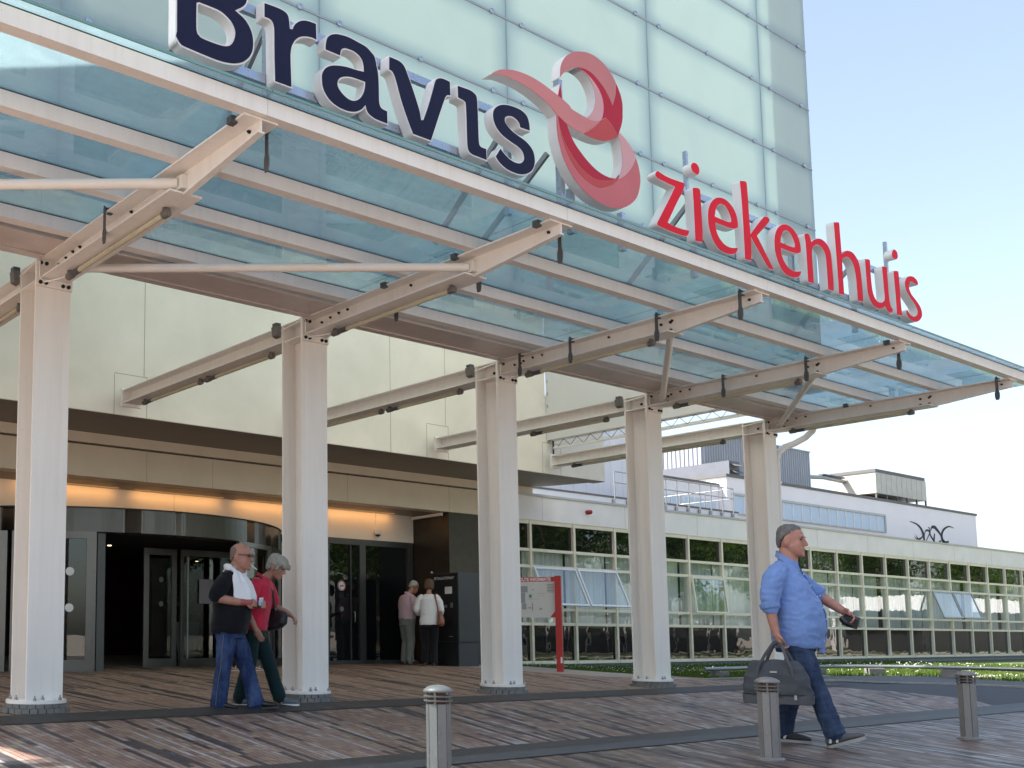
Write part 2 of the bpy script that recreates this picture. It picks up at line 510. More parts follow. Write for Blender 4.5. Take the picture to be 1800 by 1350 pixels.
BT = [(0.47, 0.32, 0.21), (0.39, 0.245, 0.16), (0.33, 0.19, 0.135), (0.44, 0.285, 0.185)]
BR = [(0.41, 0.29, 0.21), (0.32, 0.20, 0.15), (0.25, 0.14, 0.12), (0.38, 0.255, 0.19)]
BL = [(0.25, 0.17, 0.125), (0.20, 0.135, 0.105), (0.155, 0.105, 0.09), (0.22, 0.155, 0.11)]
M['pave_top'] = brick_paving('forecourt_bricks', 4.6, -10, 21.0, 8.0, BT, (0.016, 0.015, 0.018), (0.46, 0.37, 0.29), 0.20, 0.10, 0.50)
M['pave_mid'] = brick_paving('carriageway_bricks', 1.45, -4.2, 11.5, 7.0, BR, (0.014, 0.015, 0.026), (0.50, 0.46, 0.45), 0.22, 0.22, 0.42)
M['pave_low'] = brick_paving('street_bricks', -6, -25, 33.0, 6.0, BL, (0.010, 0.011, 0.016), (0.52, 0.52, 0.56), 0.22, 0.16, 0.38)  # pale bluish runs partly paint in reflected sky sheen
M['asphalt'] = plain('dark_block_paving', (0.030, 0.032, 0.042), 0.7, var=0.25, scale=6, bump=0.4, bscale=120)
M['kerb'] = plain('dark_kerb_stone', (0.030, 0.028, 0.027), 0.65, var=0.35, scale=9, bump=0.4, bscale=80)
M['band_dark'] = plain('dark_channel_stone', (0.027, 0.026, 0.028), 0.55, var=0.3, scale=8, bump=0.4, bscale=80)
M['band_grey'] = plain('grey_channel_stone', (0.065, 0.069, 0.075), 0.6, var=0.2, scale=8, bump=0.3, bscale=90)
M['edging'] = plain('pale_concrete_edging', (0.36, 0.34, 0.31), 0.8, var=0.25, scale=8)
M['concrete'] = plain('concrete_block', (0.19, 0.185, 0.175), 0.8, var=0.25, scale=5, bump=0.3, bscale=70)
M['soil'] = plain('lawn_soil', (0.060, 0.085, 0.024), 0.9, var=0.5, scale=1.5)
M['yard'] = plain('pale_yard_paving', (0.34, 0.30, 0.26), 0.85, var=0.15, scale=0.7)
M['gravel_path'] = plain('sandy_path', (0.34, 0.28, 0.22), 0.9, var=0.2, scale=2)

def sheet(name, rows, mat, dz, nx=24, kind='structure'):
    mb = MB(); vs = []; fs = []
    for (y, xl, xr) in rows:
        for i in range(nx + 1):
            x = lerp(xl, xr, i / nx); vs.append((x, y, zg(x, y) + dz))
    for r in range(len(rows) - 1):
        for i in range(nx):
            a = r * (nx + 1) + i
            fs.append((a, a + 1, a + nx + 2, a + nx + 1))
    mb.add(vs, fs)
    o = mb.build(name, mat)
    return tag(o, kind=kind)

def yr(a, b, n): return [lerp(a, b, i / n) for i in range(n + 1)]
# one big base sheet to the horizon
ys = [-900, -200, -60, -20, -2, 0, 4, 5.4, 8.6, 9.0, 9.4, 14, 16, 60, 300, 900]
mb = MB(); xsx = [-900, -200, -60, -20, 0, 8, 16.8, 17.8, 18.8, 20.8, 26, 40, 70, 200, 900]
vs = [(x, y, zg(x, y) - 0.012) for y in ys for x in xsx]; n_ = len(xsx)
mb.add(vs, [(r * n_ + i, r * n_ + i + 1, (r + 1) * n_ + i + 1, (r + 1) * n_ + i) for r in range(len(ys) - 1) for i in range(n_ - 1)])
tag(mb.build('ground', M['yard']), kind='structure')
sheet('forecourt_paving', [(y, -30, pw(y, [(9.0, 17.9), (10.2, 16.85), (15.3, 16.85), (15.5, 16.0), (17, 16.0)])) for y in [9.0, 9.4, 9.8, 10.2, 11, 12, 13, 14, 15, 15.3, 15.5, 17]], M['pave_top'], 0.0)
sheet('kerb_strip', [(y, -30, 18.2) for y in (8.62, 8.8, 9.0)], M['kerb'], 0.006)
sheet('carriageway', [(y, -30, pw(y, [(5.45, 15.3), (6.3, 16.7), (7.6, 17.4), (8.62, 17.5)])) for y in (5.58, 6.0, 6.4, 6.8, 7.2, 7.6, 8.1, 8.62)], M['pave_mid'], 0.0)
sheet('channel_strip', [(y, -30, 21.0) for y in (5.26, 5.58)], M['band_dark'], 0.002)
sheet('channel_edge', [(y, -30, 21.0) for y in (5.0, 5.26)], M['band_grey'], 0.006)
sheet('street_paving', [(y, -30, 24) for y in (-12, -6, -2, 0, 1, 2, 3, 4, 4.6, 5.0)], M['pave_low'], 0.0)
AS = lambda y: pw(y, [(5.58, 15.2), (6.3, 16.7), (7.6, 17.4), (8.62, 17.5), (9.0, 17.9), (10.2, 17.0)])
AE = lambda y: pw(y, [(5.58, 20.4), (6.9, 20.9), (7.8, 20.7), (8.6, 19.8), (9.1, 18.3), (9.4, 17.6)])
sheet('side_road', [(y, AS(y) if y > 5.6 else 15.2, AE(y)) for y in (5.58, 6.0, 6.4, 6.8, 7.2, 7.6, 8.0, 8.4, 8.62, 8.9, 9.1)], M['asphalt'], -0.004, 10)
sheet('side_pavement', [(y, AE(y) if y < 9.1 else pw(y, [(9.1, 18.3), (9.4, 17.7), (10.2, 16.9)]), pw(y, [(5.58, 23.3), (8.6, 23.2), (9.6, 22.6), (10.15, 21.4), (10.3, 18)])) for y in (5.58, 6.4, 7.2, 7.8, 8.4, 8.8, 9.1, 9.4, 9.8, 10.05, 10.28)], M['band_dark'], -0.003, 10)
# pale kerb line round the bend and along the lawn
mb = MB()
pth = [(20.4, 5.0), (20.9, 6.9), (20.75, 7.8), (20.3, 8.35), (19.8, 8.65), (18.9, 8.98), (18.2, 9.12)]
for a, b in zip(pth, pth[1:]):
    mb.bar((*a, zg(*a) + 0.012), (*b, zg(*b) + 0.012), 0.10, 0.03)
tag(mb.build('kerb_line', M['edging']), kind='structure')
mb = MB()
for a, b in [((16.85, 10.2), (16.85, 12.4)), ((16.85, 12.4), (16.85, 15.2)), ((16.85, 10.25), (21.0, 10.25))]:
    mb.bar((*a, zg(*a) + 0.005), (*b, zg(*b) + 0.005), 0.09, 0.03)
tag(mb.build('lawn_edging', M['edging']), kind='structure')
# pale sandy path and far lawn that the wing's windows mirror
tag(MB().quad((26, -3.6, -0.195), (90, -9, -0.195), (90, -6, -0.195), (26, -1.6, -0.195)).build('sandy_path', M['gravel_path']), kind='structure')

sheet('lawn', [(y, pw(y, [(5.58, 23.3), (8.6, 23.2), (9.6, 22.6), (10.15, 21.4), (10.3, 16.9)]), 140) for y in (6.0, 7.2, 8.4, 8.8, 9.4, 9.8, 10.05, 10.28, 11, 12, 13, 14, 15.3)], M['soil'], -0.006, 40)
tag(MB().quad((24, -9, -0.197), (140, -24, -0.197), (140, -9.2, -0.197), (24, -3.7, -0.197)).build('far_lawn', M['soil']), kind='structure')
tag(MB().quad((24, -1.4, -0.197), (140, -5.5, -0.197), (140, 3.0, -0.197), (24, 3.0, -0.197)).build('near_lawn', M['soil']), kind='structure')
# grass blades and daisies: uncountable, one object each
t = NT('grass_blades')
ri = t.n('AttributeLayer') if False else None
nz = t.noise(t.pos(), 3.0, 3)
hu = t.noise(t.scale(t.pos(), (40, 40, 1)), 1.0, 2)
col = t.mix(t.ramp(nz, [(0.3, (0, 0, 0)), (0.7, (1, 1, 1))]), (0.045, 0.10, 0.016, 1), (0.10, 0.17, 0.03, 1))
col = t.mix(t.math('MULTIPLY', hu, 0.5), col, (0.15, 0.18, 0.05, 1))
df = t.n('BsdfDiffuse'); t.l(col, df.inputs[0]); tl = t.n('BsdfTranslucent'); t.l(col, tl.inputs[0])
mx = t.n('MixShader'); mx.inputs[0].default_value = 0.4; t.l(df.outputs[0], mx.inputs[1]); t.l(tl.outputs[0], mx.inputs[2])
M['grass'] = t.done(mx.outputs[0])
M['petal'] = plain('daisy_petal', (0.75, 0.75, 0.72), 0.7)
def lawn_ok(x, y):
    if y > 15.2 or x < 16.9: return False
    lim = pw(x, [(16.9, 10.35), (21, 10.35), (22.6, 9.75), (23.35, 8.7), (23.45, 5)])
    return y > lim or x > 23.4
rg = random.Random(3)
mb = MB(); vs = []; fs = []; dv = []; dfc = []
def blade(x, y, h, w):
    z = zg(x, y) - 0.012; a = rg.uniform(0, 6.283); dx, dy = math.cos(a) * w, math.sin(a) * w
    lx, ly = rg.uniform(-.4, .4) * h, rg.uniform(-.4, .4) * h
    b = len(vs)
    vs.extend([(x - dx, y - dy, z), (x + dx, y + dy, z), (x + lx, y + ly, z + h)]); fs.append((b, b + 1, b + 2))
cnt = 0
while cnt < 42000:
    x = 16.9 + 18 * rg.random() ** 1.5; y = rg.uniform(6.5, 15.2)
    if not lawn_ok(x, y): continue
    blade(x, y, rg.uniform(0.03, 0.085) + (0.05 if y > 14.3 else 0), 0.006 + 0.004 * (x > 20)); cnt += 1
cnt = 0
while cnt < 1500:
    x = 16.9 + 16 * rg.random() ** 1.3; y = rg.uniform(7.5, 15.0)
    if not lawn_ok(x, y): continue
    z = zg(x, y) + rg.uniform(0.05, 0.10); r = rg.uniform(0.009, 0.016); b = len(dv)
    tx, ty = rg.uniform(-.6, .6), rg.uniform(-.9, 0.1)
    for k in range(6):
        a = k * math.pi / 3
        dv.append((x + r * math.cos(a), y + r * math.sin(a), z + r * (tx * math.cos(a) + ty * math.sin(a))))
    dfc.append(tuple(range(b, b + 6))); cnt += 1
mb.add(vs, fs)
me = bpy.data.meshes.new('lawn_grass'); me.from_pydata(vs, [], fs); me.materials.append(M['grass'])
o = bpy.data.objects.new('lawn_grass', me); COL.objects.link(o); tag(o, kind='stuff')
me = bpy.data.meshes.new('daisies'); me.from_pydata(dv, [], dfc); me.materials.append(M['petal'])
o = bpy.data.objects.new('daisies', me); COL.objects.link(o); tag(o, kind='stuff')

# ------------------------------------------------------------------ entrance canopy
XC = lambda k: 4.155 + 3.3 * (k - 1)
cano = thing('entrance_canopy', 'long cream steel canopy with blue glass roof on a row of columns along the entrance', 'canopy', (8, 9.4, 0))
KS = [0, 1, 2, 3, 4, 5]
def bolt(mb, p, nrm, r=0.018):
    mb.tube([V(p), V(p) + V(nrm).normalized() * 0.016], r, 6)
    mb.tube([V(p), V(p) + V(nrm).normalized() * 0.028], r * 0.5, 6)
for k in KS:
    x = XC(k); y0, y1 = 9.21, 9.585
    mb = MB(); tf = 0.02
    mb.box(x - .1875, x + .1875, y0, y0 + tf, .12, 4.40)
    mb.box(x - .1875, x + .1875, y1 - tf, y1, .12, 4.40)
    mb.box(x - .007, x + .007, y0 + tf, y1 - tf, .12, 4.40)
    for zz in (4.195, 4.395):   # stiffeners in line with the beam flanges
        mb.box(x - .185, x - .007, y0 + tf, y1 - tf, zz - .012, zz)
        mb.box(x + .007, x + .185, y0 + tf, y1 - tf, zz - .012, zz)
    c = mb.build('column', M['steel'], cano)
    bp = MB().lathe((x, 9.395, 0), [(0.29, .085), (0.29, .118), (0.285, .121), (0, .121)], 40).build('base_plate', M['steel'], c, smooth=40)
    bm_ = MB()
    for sx in (-.13, -.04, .13):
        bm_.lathe((x + sx, 9.14 if abs(sx) > .1 else 9.16, .12), [(.017, 0), (.017, .022), (.008, .024), (.008, .045), (0, .046)], 8)
    bm_.lathe((x - .235, 9.33, .12), [(.017, 0), (.017, .022), (.008, .024), (.008, .045), (0, .046)], 8)
    bm_.lathe((x - .235, 9.47, .12), [(.017, 0), (.017, .022), (.008, .024), (.008, .045), (0, .046)], 8)
    bm_.build('anchor_bolt_set', M['galv'], c, smooth=40)
    # round plinth of small cut stones under the plate
    st = MB()
    for (r, za, zb, n) in ((.285, .045, .083, 22), (.325, -.06, .043, 26)):
        for q in range(n):
            a0 = 2 * math.pi * q / n + .012; a1 = 2 * math.pi * (q + 1) / n - .012
            rr = r + rg.uniform(-.006, .006)
            pts = [(x + rr * math.cos(a), 9.395 + rr * math.sin(a)) for a in (a0, (a0 + a1) / 2, a1)] + [(x + .1 * math.cos(a1), 9.395 + .1 * math.sin(a1)), (x + .1 * math.cos(a0), 9.395 + .1 * math.sin(a0))]
            st.prism(pts, za, zb)
    st.build('stone_base', M['concrete'], c)
    # end plate with bolts on the front flange
    ep = MB().box(x - .195, x + .195, 9.185, 9.208, 4.13, 4.435).build('end_plate', M['steel'], c)
    bo = MB()
    for zz in (4.165,):
        for sx in (-.15, -.09, .09, .15): bolt(bo, (x + sx, 9.185, zz), (0, -1, 0), .02)
    for sx in (-.15, -.09, .09, .15): bolt(bo, (x + sx, 9.185, 4.36), (0, -1, 0), .02)
    bolt(bo, (x - .007, 9.40, 4.29), (-1, 0, 0), .02)
    bo.build('bolt_set', M['bolt'], c, smooth=40)
    cd = MB().tube([(x - .195, 9.60, 4.33), (x - .195, 9.24, 4.36), (x - .17, 9.16, 4.36), (x - .165, 9.16, 4.20), (x - .12, 9.16, 4.165), (x - .04, 9.0, 4.165), (x, 8.84, 4.165)], .008, 6)
    cd.build('cable', M['steel_light'], c, smooth=60)

def beam_front(k):
    x = XC(k); mb = MB()
    ya, yb, yt = 9.185, 6.73, 5.72
    zt, zb, ze = 4.41, 4.205, 4.31; tf = .016
    mb.box(x - .15, x + .15, yt, ya, zt - tf, zt)
    mb.box(x - .15, x + .15, yb, ya, zb, zb + tf)
    mb.hexa([(x - .006, yb, zb + tf), (x + .006, yb, zb + tf), (x + .006, ya, zb + tf), (x - .006, ya, zb + tf),
             (x - .006, yb, zt - tf), (x + .006, yb, zt - tf), (x + .006, ya, zt - tf), (x - .006, ya, zt - tf)])
    mb.hexa([(x - .006, yt, ze), (x + .006, yt, ze), (x + .006, yb, zb), (x - .006, yb, zb),
             (x - .006, yt, zt - tf), (x + .006, yt, zt - tf), (x + .006, yb, zt - tf), (x - .006, yb, zt - tf)])
    mb.box(x - .025, x + .025, yt, yb - .02, ze - .014 + .0, ze - .002) if False else None
    # sloping lower edge plate of the tapered tip
    mb.hexa([(x - .03, yt, ze - .012), (x + .03, yt, ze - .012), (x + .03, yb + .005, zb - .008), (x - .03, yb + .005, zb - .008),
             (x - .03, yt, ze), (x + .03, yt, ze), (x + .03, yb + .005, zb + .004), (x - .03, yb + .005, zb + .004)])
    b = mb.build('front_beam', M['steel'], cano)
    bo = MB()
    for (yy, zz) in ((9.05, 4.35), (8.9, 4.37), (8.75, 4.385), (8.6, 4.385), (7.6, 4.38), (6.76, 4.375), (5.85, 4.375)):
        bolt(bo, (x - .006, yy, zz - .02), (-1, 0, 0), .015)
    if k in (3, 4, 5):
        for (yy, zz) in ((6.9, 4.34), (6.9, 4.25), (6.78, 4.34), (6.78, 4.25), (8.95, 4.33), (8.95, 4.25)):
            bolt(bo, (x - .006, yy, zz), (-1, 0, 0), .017)
    bo.build('bolt_set', M['bolt'], b, smooth=40)
    return b
FB = {k: beam_front(k) for k in KS}
def strap(k, side, y, lo, L=.32):
    x = XC(k) + side * .165
    mb = MB()
    mb.box(x - side * .05 - .02, x - side * .05 + .02, y - .02, y + .02, 4.385, 4.43)          # clamp jaw over the flange
    mb.box(min(x - side * .06, x + side * .004), max(x - side * .06, x + side * .004), y - .016, y + .016, 4.425, 4.435)
    z1, z0 = 4.432, 4.432 - L
    pts = [(-.018, z1), (.018, z1), (.018, z0 + .14), (.030, z0 + .10), (.030, z0 + .045), (.020, z0), (-.020, z0), (-.030, z0 + .045), (-.030, z0 + .10), (-.018, z0 + .14)]
    n = len(pts)
    vs = [(x - .004, y + a, b) for a, b in pts] + [(x + .004, y + a, b) for a, b in pts]
    mb.add(vs, [tuple(range(n)), tuple(range(2 * n - 1, n - 1, -1))] + [(i, (i + 1) % n, n + (i + 1) % n, n + i) for i in range(n)])
    mb.tube([(x, y, 4.45), (x, y, 4.38)], .010, 6)
    mb.build('hanging_strap', M['strap'], FB[k])
for k, s, y in [(1, -1, 7.81), (1, 1, 5.88), (2, 1, 5.87), (2, 1, 6.84), (2, 1, 8.01), (3, -1, 8.84), (3, -1, 8.05), (3, -1, 6.86), (3, -1, 5.87), (4, -1, 8.0), (4, -1, 6.85), (4, 1, 5.87), (5, -1, 5.86)]:
    strap(k, s, y, 0)
for k, s, y in [(1, -1, 5.86), (2, -1, 5.86), (2, -1, 6.85), (2, -1, 7.85), (4, -1, 5.86), (5, -1, 7.9)]:   # bare clamp jaws
    x = XC(k) - .15
    MB().box(x - .035, x + .02, y - .03, y + .03, 4.375, 4.43).build('flange_clamp', M['strap'], FB[k])
for k in KS:
    x = XC(k); mb = MB().ibeam((x, 9.586, 4.41), (x, 13.62, 4.41), .30, .205, .012, .016)
    mb.box(x - .17, x + .17, 13.60, 13.63, 4.16, 4.44)
    mb.build('rear_beam', M['steel'], cano)
XL, XR = -2.6, 18.1
for (y, w, x1, nm) in [(5.72, .10, XR + .22, 'edge_purlin'), (6.66, .10, XR - .02, 'purlin'), (7.55, .10, XR - .35, 'purlin'), (8.50, .12, 17.75, 'purlin')]:
    mb = MB()
    segs = [XL] + [XC(k) + .02 for k in KS] + [x1]
    for a, b in zip(segs, segs[1:]):
        mb.box(a + .002, b - .002, y - w / 2, y + w / 2, 4.412, 4.532)
    mb.build(nm, M['steel'], cano)
    MB().box(XL, x1, y - w / 2 + .004, y + w / 2 - .004, 4.533, 4.545).build('rubber_seal', M['rubber'], cano)
mb = MB()
gx1 = 17.65
gx0 = 0.4
mb.box(gx0, gx1, 8.66, 9.17, 4.415, 4.43); mb.box(gx0, gx1, 8.66, 8.675, 4.431, 4.56); mb.box(gx0, gx1, 9.155, 9.17, 4.431, 4.56)
mb.box(gx0, gx1, 8.64, 8.70, 4.40, 4.413); mb.box(gx0, gx1, 9.09, 9.19, 4.395, 4.412)
mb.build('gutter', M['gutter'], cano)
# glass panes, one per bay
ex = [XL] + [XC(k) for k in KS] + [18.62]
for a, b in zip(ex, ex[1:]):
    g = MB().box(a + .004, b - .004, 5.60, 8.80, 4.546, 4.562)
    go = g.build('glass_pane', M['canopy_glass'], cano)
    MB().box(a + .004, b - .004, 5.585, 5.599, 4.545, 4.563).build('glass_edge', M['glass_edge'], go)
# bracing rods
for (p, q, kk) in [((XC(1) - .05, 6.78, 4.30), (XC(0) + .1, 9.0, 4.30), 1), ((XC(2) - .05, 6.78, 4.30), (XC(1) + .1, 9.0, 4.30), 2)]:
    b = MB().tube([p, q], .042, 14).build('bracing_rod', M['steel_light'], cano, smooth=50)
    MB().box(p[0] - .005, p[0] + .045, p[1] - .07, p[1] + .05, 4.245, 4.355).build('rod_plate', M['steel_light'], b)
for (p, q) in [((XC(3) + .12, 6.86, 4.28), (XC(4) - .06, 9.02, 4.27)), ((XC(4) + .12, 6.86, 4.28), (XC(5) - .06, 9.02, 4.27))]:
    MB().tube([p, q], .042, 14).build('bracing_rod', M['steel'], cano, smooth=50)
# downpipe from the gutter beside the last column
dp = [(18.35, 8.95, 4.41), (18.35, 9.0, 4.30), (18.33, 9.12, 4.20), (18.2, 9.25, 4.10), (18.02, 9.33, 4.03), (17.88, 9.36, 3.93), (17.83, 9.37, 3.80), (17.80, 9.37, 2.0), (17.80, 9.37, 0.05)]
dpo = MB().tube(dp, .055, 14).build('downpipe', M['steel'], cano, smooth=50)
MB().box(17.55, 17.9, 9.33, 9.41, 3.38, 3.42).build('pipe_clip', M['steel'], dpo)
# end purlin stub at the far side
# tube lights under the beams: things of their own
def tube_light(x, ya, yb, label):
    zc = 4.155
    t_ = thing('tube_light', label, 'tube light', (x, (ya + yb) / 2, 4.2), 'tube lights under the canopy beams')
    MB().tube([(x, ya + .07, zc), (x, yb - .22, zc)], .024, 12).build('tube', M['tube'], t_, smooth=50)
    for yy, L in ((ya, .075), (yb - .08, .10)):
        e = MB().tube([(x, yy, zc), (x, yy + .008, zc), (x, yy + L, zc), (x, yy + L + .006, zc)], [.030, .036, .036, .030], 14)
        e.box(x - .03, x + .03, yy + L / 2 - .015, yy + L / 2 + .015, zc + .02, 4.203)
        e.build('end_cap', M['grey_plastic'], t_, smooth=50)
    MB().tube([(x, yb - .22, zc), (x, yb - .08, zc)], .029, 12).build('ballast_sleeve', M['strap'], t_, smooth=50)
ORD = ['first', 'second', 'third', 'fourth', 'fifth']
for k in (1, 2, 3, 4, 5):
    tube_light(XC(k), 7.0, 8.85, 'grey tube light in front of the %s column from the left, under its beam' % ORD[k - 1])
for k in (1, 2, 3, 4, 5):
    tube_light(XC(k), 10.0, 11.5, 'grey tube light just behind the %s column from the left, under its rear beam' % ORD[k - 1])
    if k in (2, 3, 5): tube_light(XC(k), 11.62, 13.2, 'grey tube light by the wall end of the rear beam behind the %s column' % ORD[k - 1])
for k in (1, 2, 3, 4):
    x = XC(k) - .215
    f = thing('floodlight', 'small grey floodlight box clamped behind the top of the %s column' % ORD[k - 1], 'floodlight', (x, 9.6, 4.4), 'floodlights behind the column heads')
    MB().box(x - .045, x + .025, 9.60, 9.68, 4.39, 4.425).build('bracket', M['strap'], f)
    MB().hexa([(x - .04, 9.59, 4.27), (x + .02, 9.59, 4.25), (x + .02, 9.69, 4.25), (x - .04, 9.69, 4.27), (x - .05, 9.59, 4.385), (x + .025, 9.59, 4.385), (x + .025, 9.70, 4.385), (x - .05, 9.70, 4.385)]).build('housing', M['grey_plastic'], f, bevel=.006)

# ------------------------------------------------------------------ glass tower
TX0, TX1, TY, TZ0, TZ1 = 0.0, 17.52, 8.37, 4.75, 13.7
tow = thing('glass_tower', 'tall tower block clad in pale mint frosted glass panels above the canopy', 'tower', (8, 11, 4.75))
xj = [TX0, 0.75, 3.79, 6.86, 9.92, 12.95, 15.99, TX1]
zr = [4.75, 5.41, 6.46, 7.51, 8.56, 9.61, 10.66, 11.71, 12.76]
for i in range(len(xj) - 1):
    for j in range(len(zr) - 1):
        a, b, c, d = xj[i] + .006, xj[i + 1] - .006, zr[j] + .012, zr[j + 1] - .012
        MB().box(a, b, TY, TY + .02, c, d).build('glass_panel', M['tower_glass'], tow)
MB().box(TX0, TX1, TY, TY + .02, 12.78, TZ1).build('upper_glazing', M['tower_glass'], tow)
mb = MB()
for z in zr[1:]: mb.box(TX0, TX1, TY - .008, TY + .004, z - .013, z + .013)
mb.build('horizontal_profile', M['joint'], tow)
mb = MB()
for x in xj[1:-1]: mb.box(x - .006, x + .006, TY + .004, TY + .03, TZ0, 12.76)
mb.build('vertical_joint', M['joint'], tow)
cl = MB().lathe((0, 0, 0), [(.0, .0), (.030, 0), (.036, .006), (.036, .018), (.031, .024), (.014, .026), (0, .022)], 18).mesh('clamp', M['clamp'], 50)
for q in cl.vertices:      # turn the disc to face -y
    q.co = V((q.co.x, -q.co.z, q.co.y))
for z in zr[1:]:
    for i in range(len(xj) - 1):
        a, b = xj[i], xj[i + 1]
        ps = [a + .28, (a + b) / 2, b - .28] if b - a > 2.5 else [a + .28, b - .28]
        for x in ps:
            if 2.2 < x and z < 4.95 + .40 * x: inst(cl, 'clamp', tow, (x, TY - .008, z))
MB().box(TX1 - .22, TX1 - .001, TY + .031, 13.79, TZ0 + .01, TZ1 - .31).build('side_wall', M['tower_side'], tow)
MB().box(xj[-2] + .02, TX1 - .23, TY + .30, TY + .34, TZ0 + .02, TZ1).build('backlight_blocker', M['tower_side'], tow)  # unseen sheet added to keep sun off the back of the end panels
MB().box(TX0 + .001, TX0 + .021, TY + .031, 13.79, TZ0 + .01, 17.2).build('side_glazing', M['tower_glass'], tow)  # unseen side, carried above the tower top to block stray sun on paving

# bird-deterrent rails between wall and last column
br_ = thing('bird_deterrent_rail', 'pale rail with zigzag black wires running above the rear beam of the last column', 'rail', (17.45, 11.5, 4.7))
MB().tube([(17.42, 13.7, 4.60), (17.42, 9.6, 4.60)], .035, 10).build('pipe', M['steel_light'], br_, smooth=50)
MB().tube([(17.40, 13.7, 4.755), (17.40, 9.6, 4.755)], .014, 8).build('upper_rail', M['steel_light'], br_, smooth=50)
mb = MB(); yy = 13.6; up = True
while yy > 9.7:
    mb.tube([(17.39, yy, 4.60 if up else 4.755), (17.39, yy - .16, 4.755 if up else 4.60)], .005, 5); yy -= .16; up = not up
mb.build('zigzag_wire', M['rubber'], br_)
mb = MB(); zz = 4.7; up = True
while zz < 6.4:
    mb.tube([(17.28 if up else 17.44, 13.74, zz), (17.44 if up else 17.28, 13.74, zz + .11)], .006, 5); zz += .13; up = not up
mb.tube([(17.45, 13.75, 4.4), (17.45, 13.75, 6.6)], .018, 6)
mb.build('vertical_wire', M['rubber'], br_)

# ------------------------------------------------------------------ big sign on the canopy
def catmull(enc, sub=5):
    pts = []
    for tok in enc.split():
        c = tok.endswith('c'); a = tok.rstrip('c').split(',')
        pts.append((float(a[0]), float(a[1]), c))
    n = len(pts); out = []
    for i in range(n):
        p0, p1, p2, p3 = pts[i - 1], pts[i], pts[(i + 1) % n], pts[(i + 2) % n]
        if p1[2]: p0 = (2 * p1[0] - p2[0], 2 * p1[1] - p2[1])
        if p2[2]: p3 = (2 * p2[0] - p1[0], 2 * p2[1] - p1[1])
        d = math.hypot(p2[0] - p1[0], p2[1] - p1[1])
        k = max(1, min(sub, int(d / .012)))
        for s in range(k):
            t_ = s / k
            x = .5 * (2 * p1[0] + (-p0[0] + p2[0]) * t_ + (2 * p0[0] - 5 * p1[0] + 4 * p2[0] - p3[0]) * t_ ** 2 + (-p0[0] + 3 * p1[0] - 3 * p2[0] + p3[0]) * t_ ** 3)
            z = .5 * (2 * p1[1] + (-p0[1] + p2[1]) * t_ + (2 * p0[1] - 5 * p1[1] + 4 * p2[1] - p3[1]) * t_ ** 2 + (-p0[1] + 3 * p1[1] - 3 * p2[1] + p3[1]) * t_ ** 3)
            out.append((x, z))
    return out
def curve_mesh(rings, ext, offset=0.0):
    cu = bpy.data.curves.new('outline', 'CURVE'); cu.dimensions = '2D'; cu.fill_mode = 'BOTH'
    cu.extrude = ext; cu.offset = offset
    for rg_ in rings:
        sp = cu.splines.new('POLY'); sp.points.add(len(rg_) - 1); sp.use_cyclic_u = True
        for q, (x, z) in zip(sp.points, rg_): q.co = (x, z, 0, 1)
    ob = bpy.data.objects.new('outline', cu); COL.objects.link(ob)
    dg = bpy.context.evaluated_depsgraph_get()
    me = bpy.data.meshes.new_from_object(ob.evaluated_get(dg))
    bpy.data.objects.remove(ob)
    return me
def flat_obj(rings, y_front, depth, mat, name, parent, offset=0.0):
    me = curve_mesh(rings, depth / 2, offset)
    me.materials.clear(); me.materials.append(mat)
    wl = world_loc(parent)
    for q in me.vertices:
        c = q.co.copy(); q.co = V((c.x, y_front + depth / 2 - c.z, c.y)) - wl
    me.update()
    o = bpy.data.objects.new(name, me); COL.objects.link(o); o.parent = parent
    return o
M['letter_white'] = plain('white_letter_return', (0.74, 0.72, 0.71), 0.45, var=0.06, scale=4)
M['navy'] = plain('navy_acrylic', (0.013, 0.015, 0.045), 0.6, var=0.05, spec=0.15)
M['sign_red'] = plain('red_acrylic', (0.70, 0.014, 0.034), 0.6, var=0.05, spec=0.15)
EMB = {'tail_pink': (0.56, 0.22, 0.22), 'mid_red': (0.48, 0.080, 0.085), 'crimson': (0.43, 0.028, 0.055), 'top_pink': (0.52, 0.20, 0.205), 'light_pink': (0.60, 0.34, 0.36), 'low_pink': (0.53, 0.155, 0.17)}
for k_, c_ in EMB.items(): M['emb_' + k_] = plain('emblem_' + k_, c_, 0.6, var=0.05, spec=0.15)
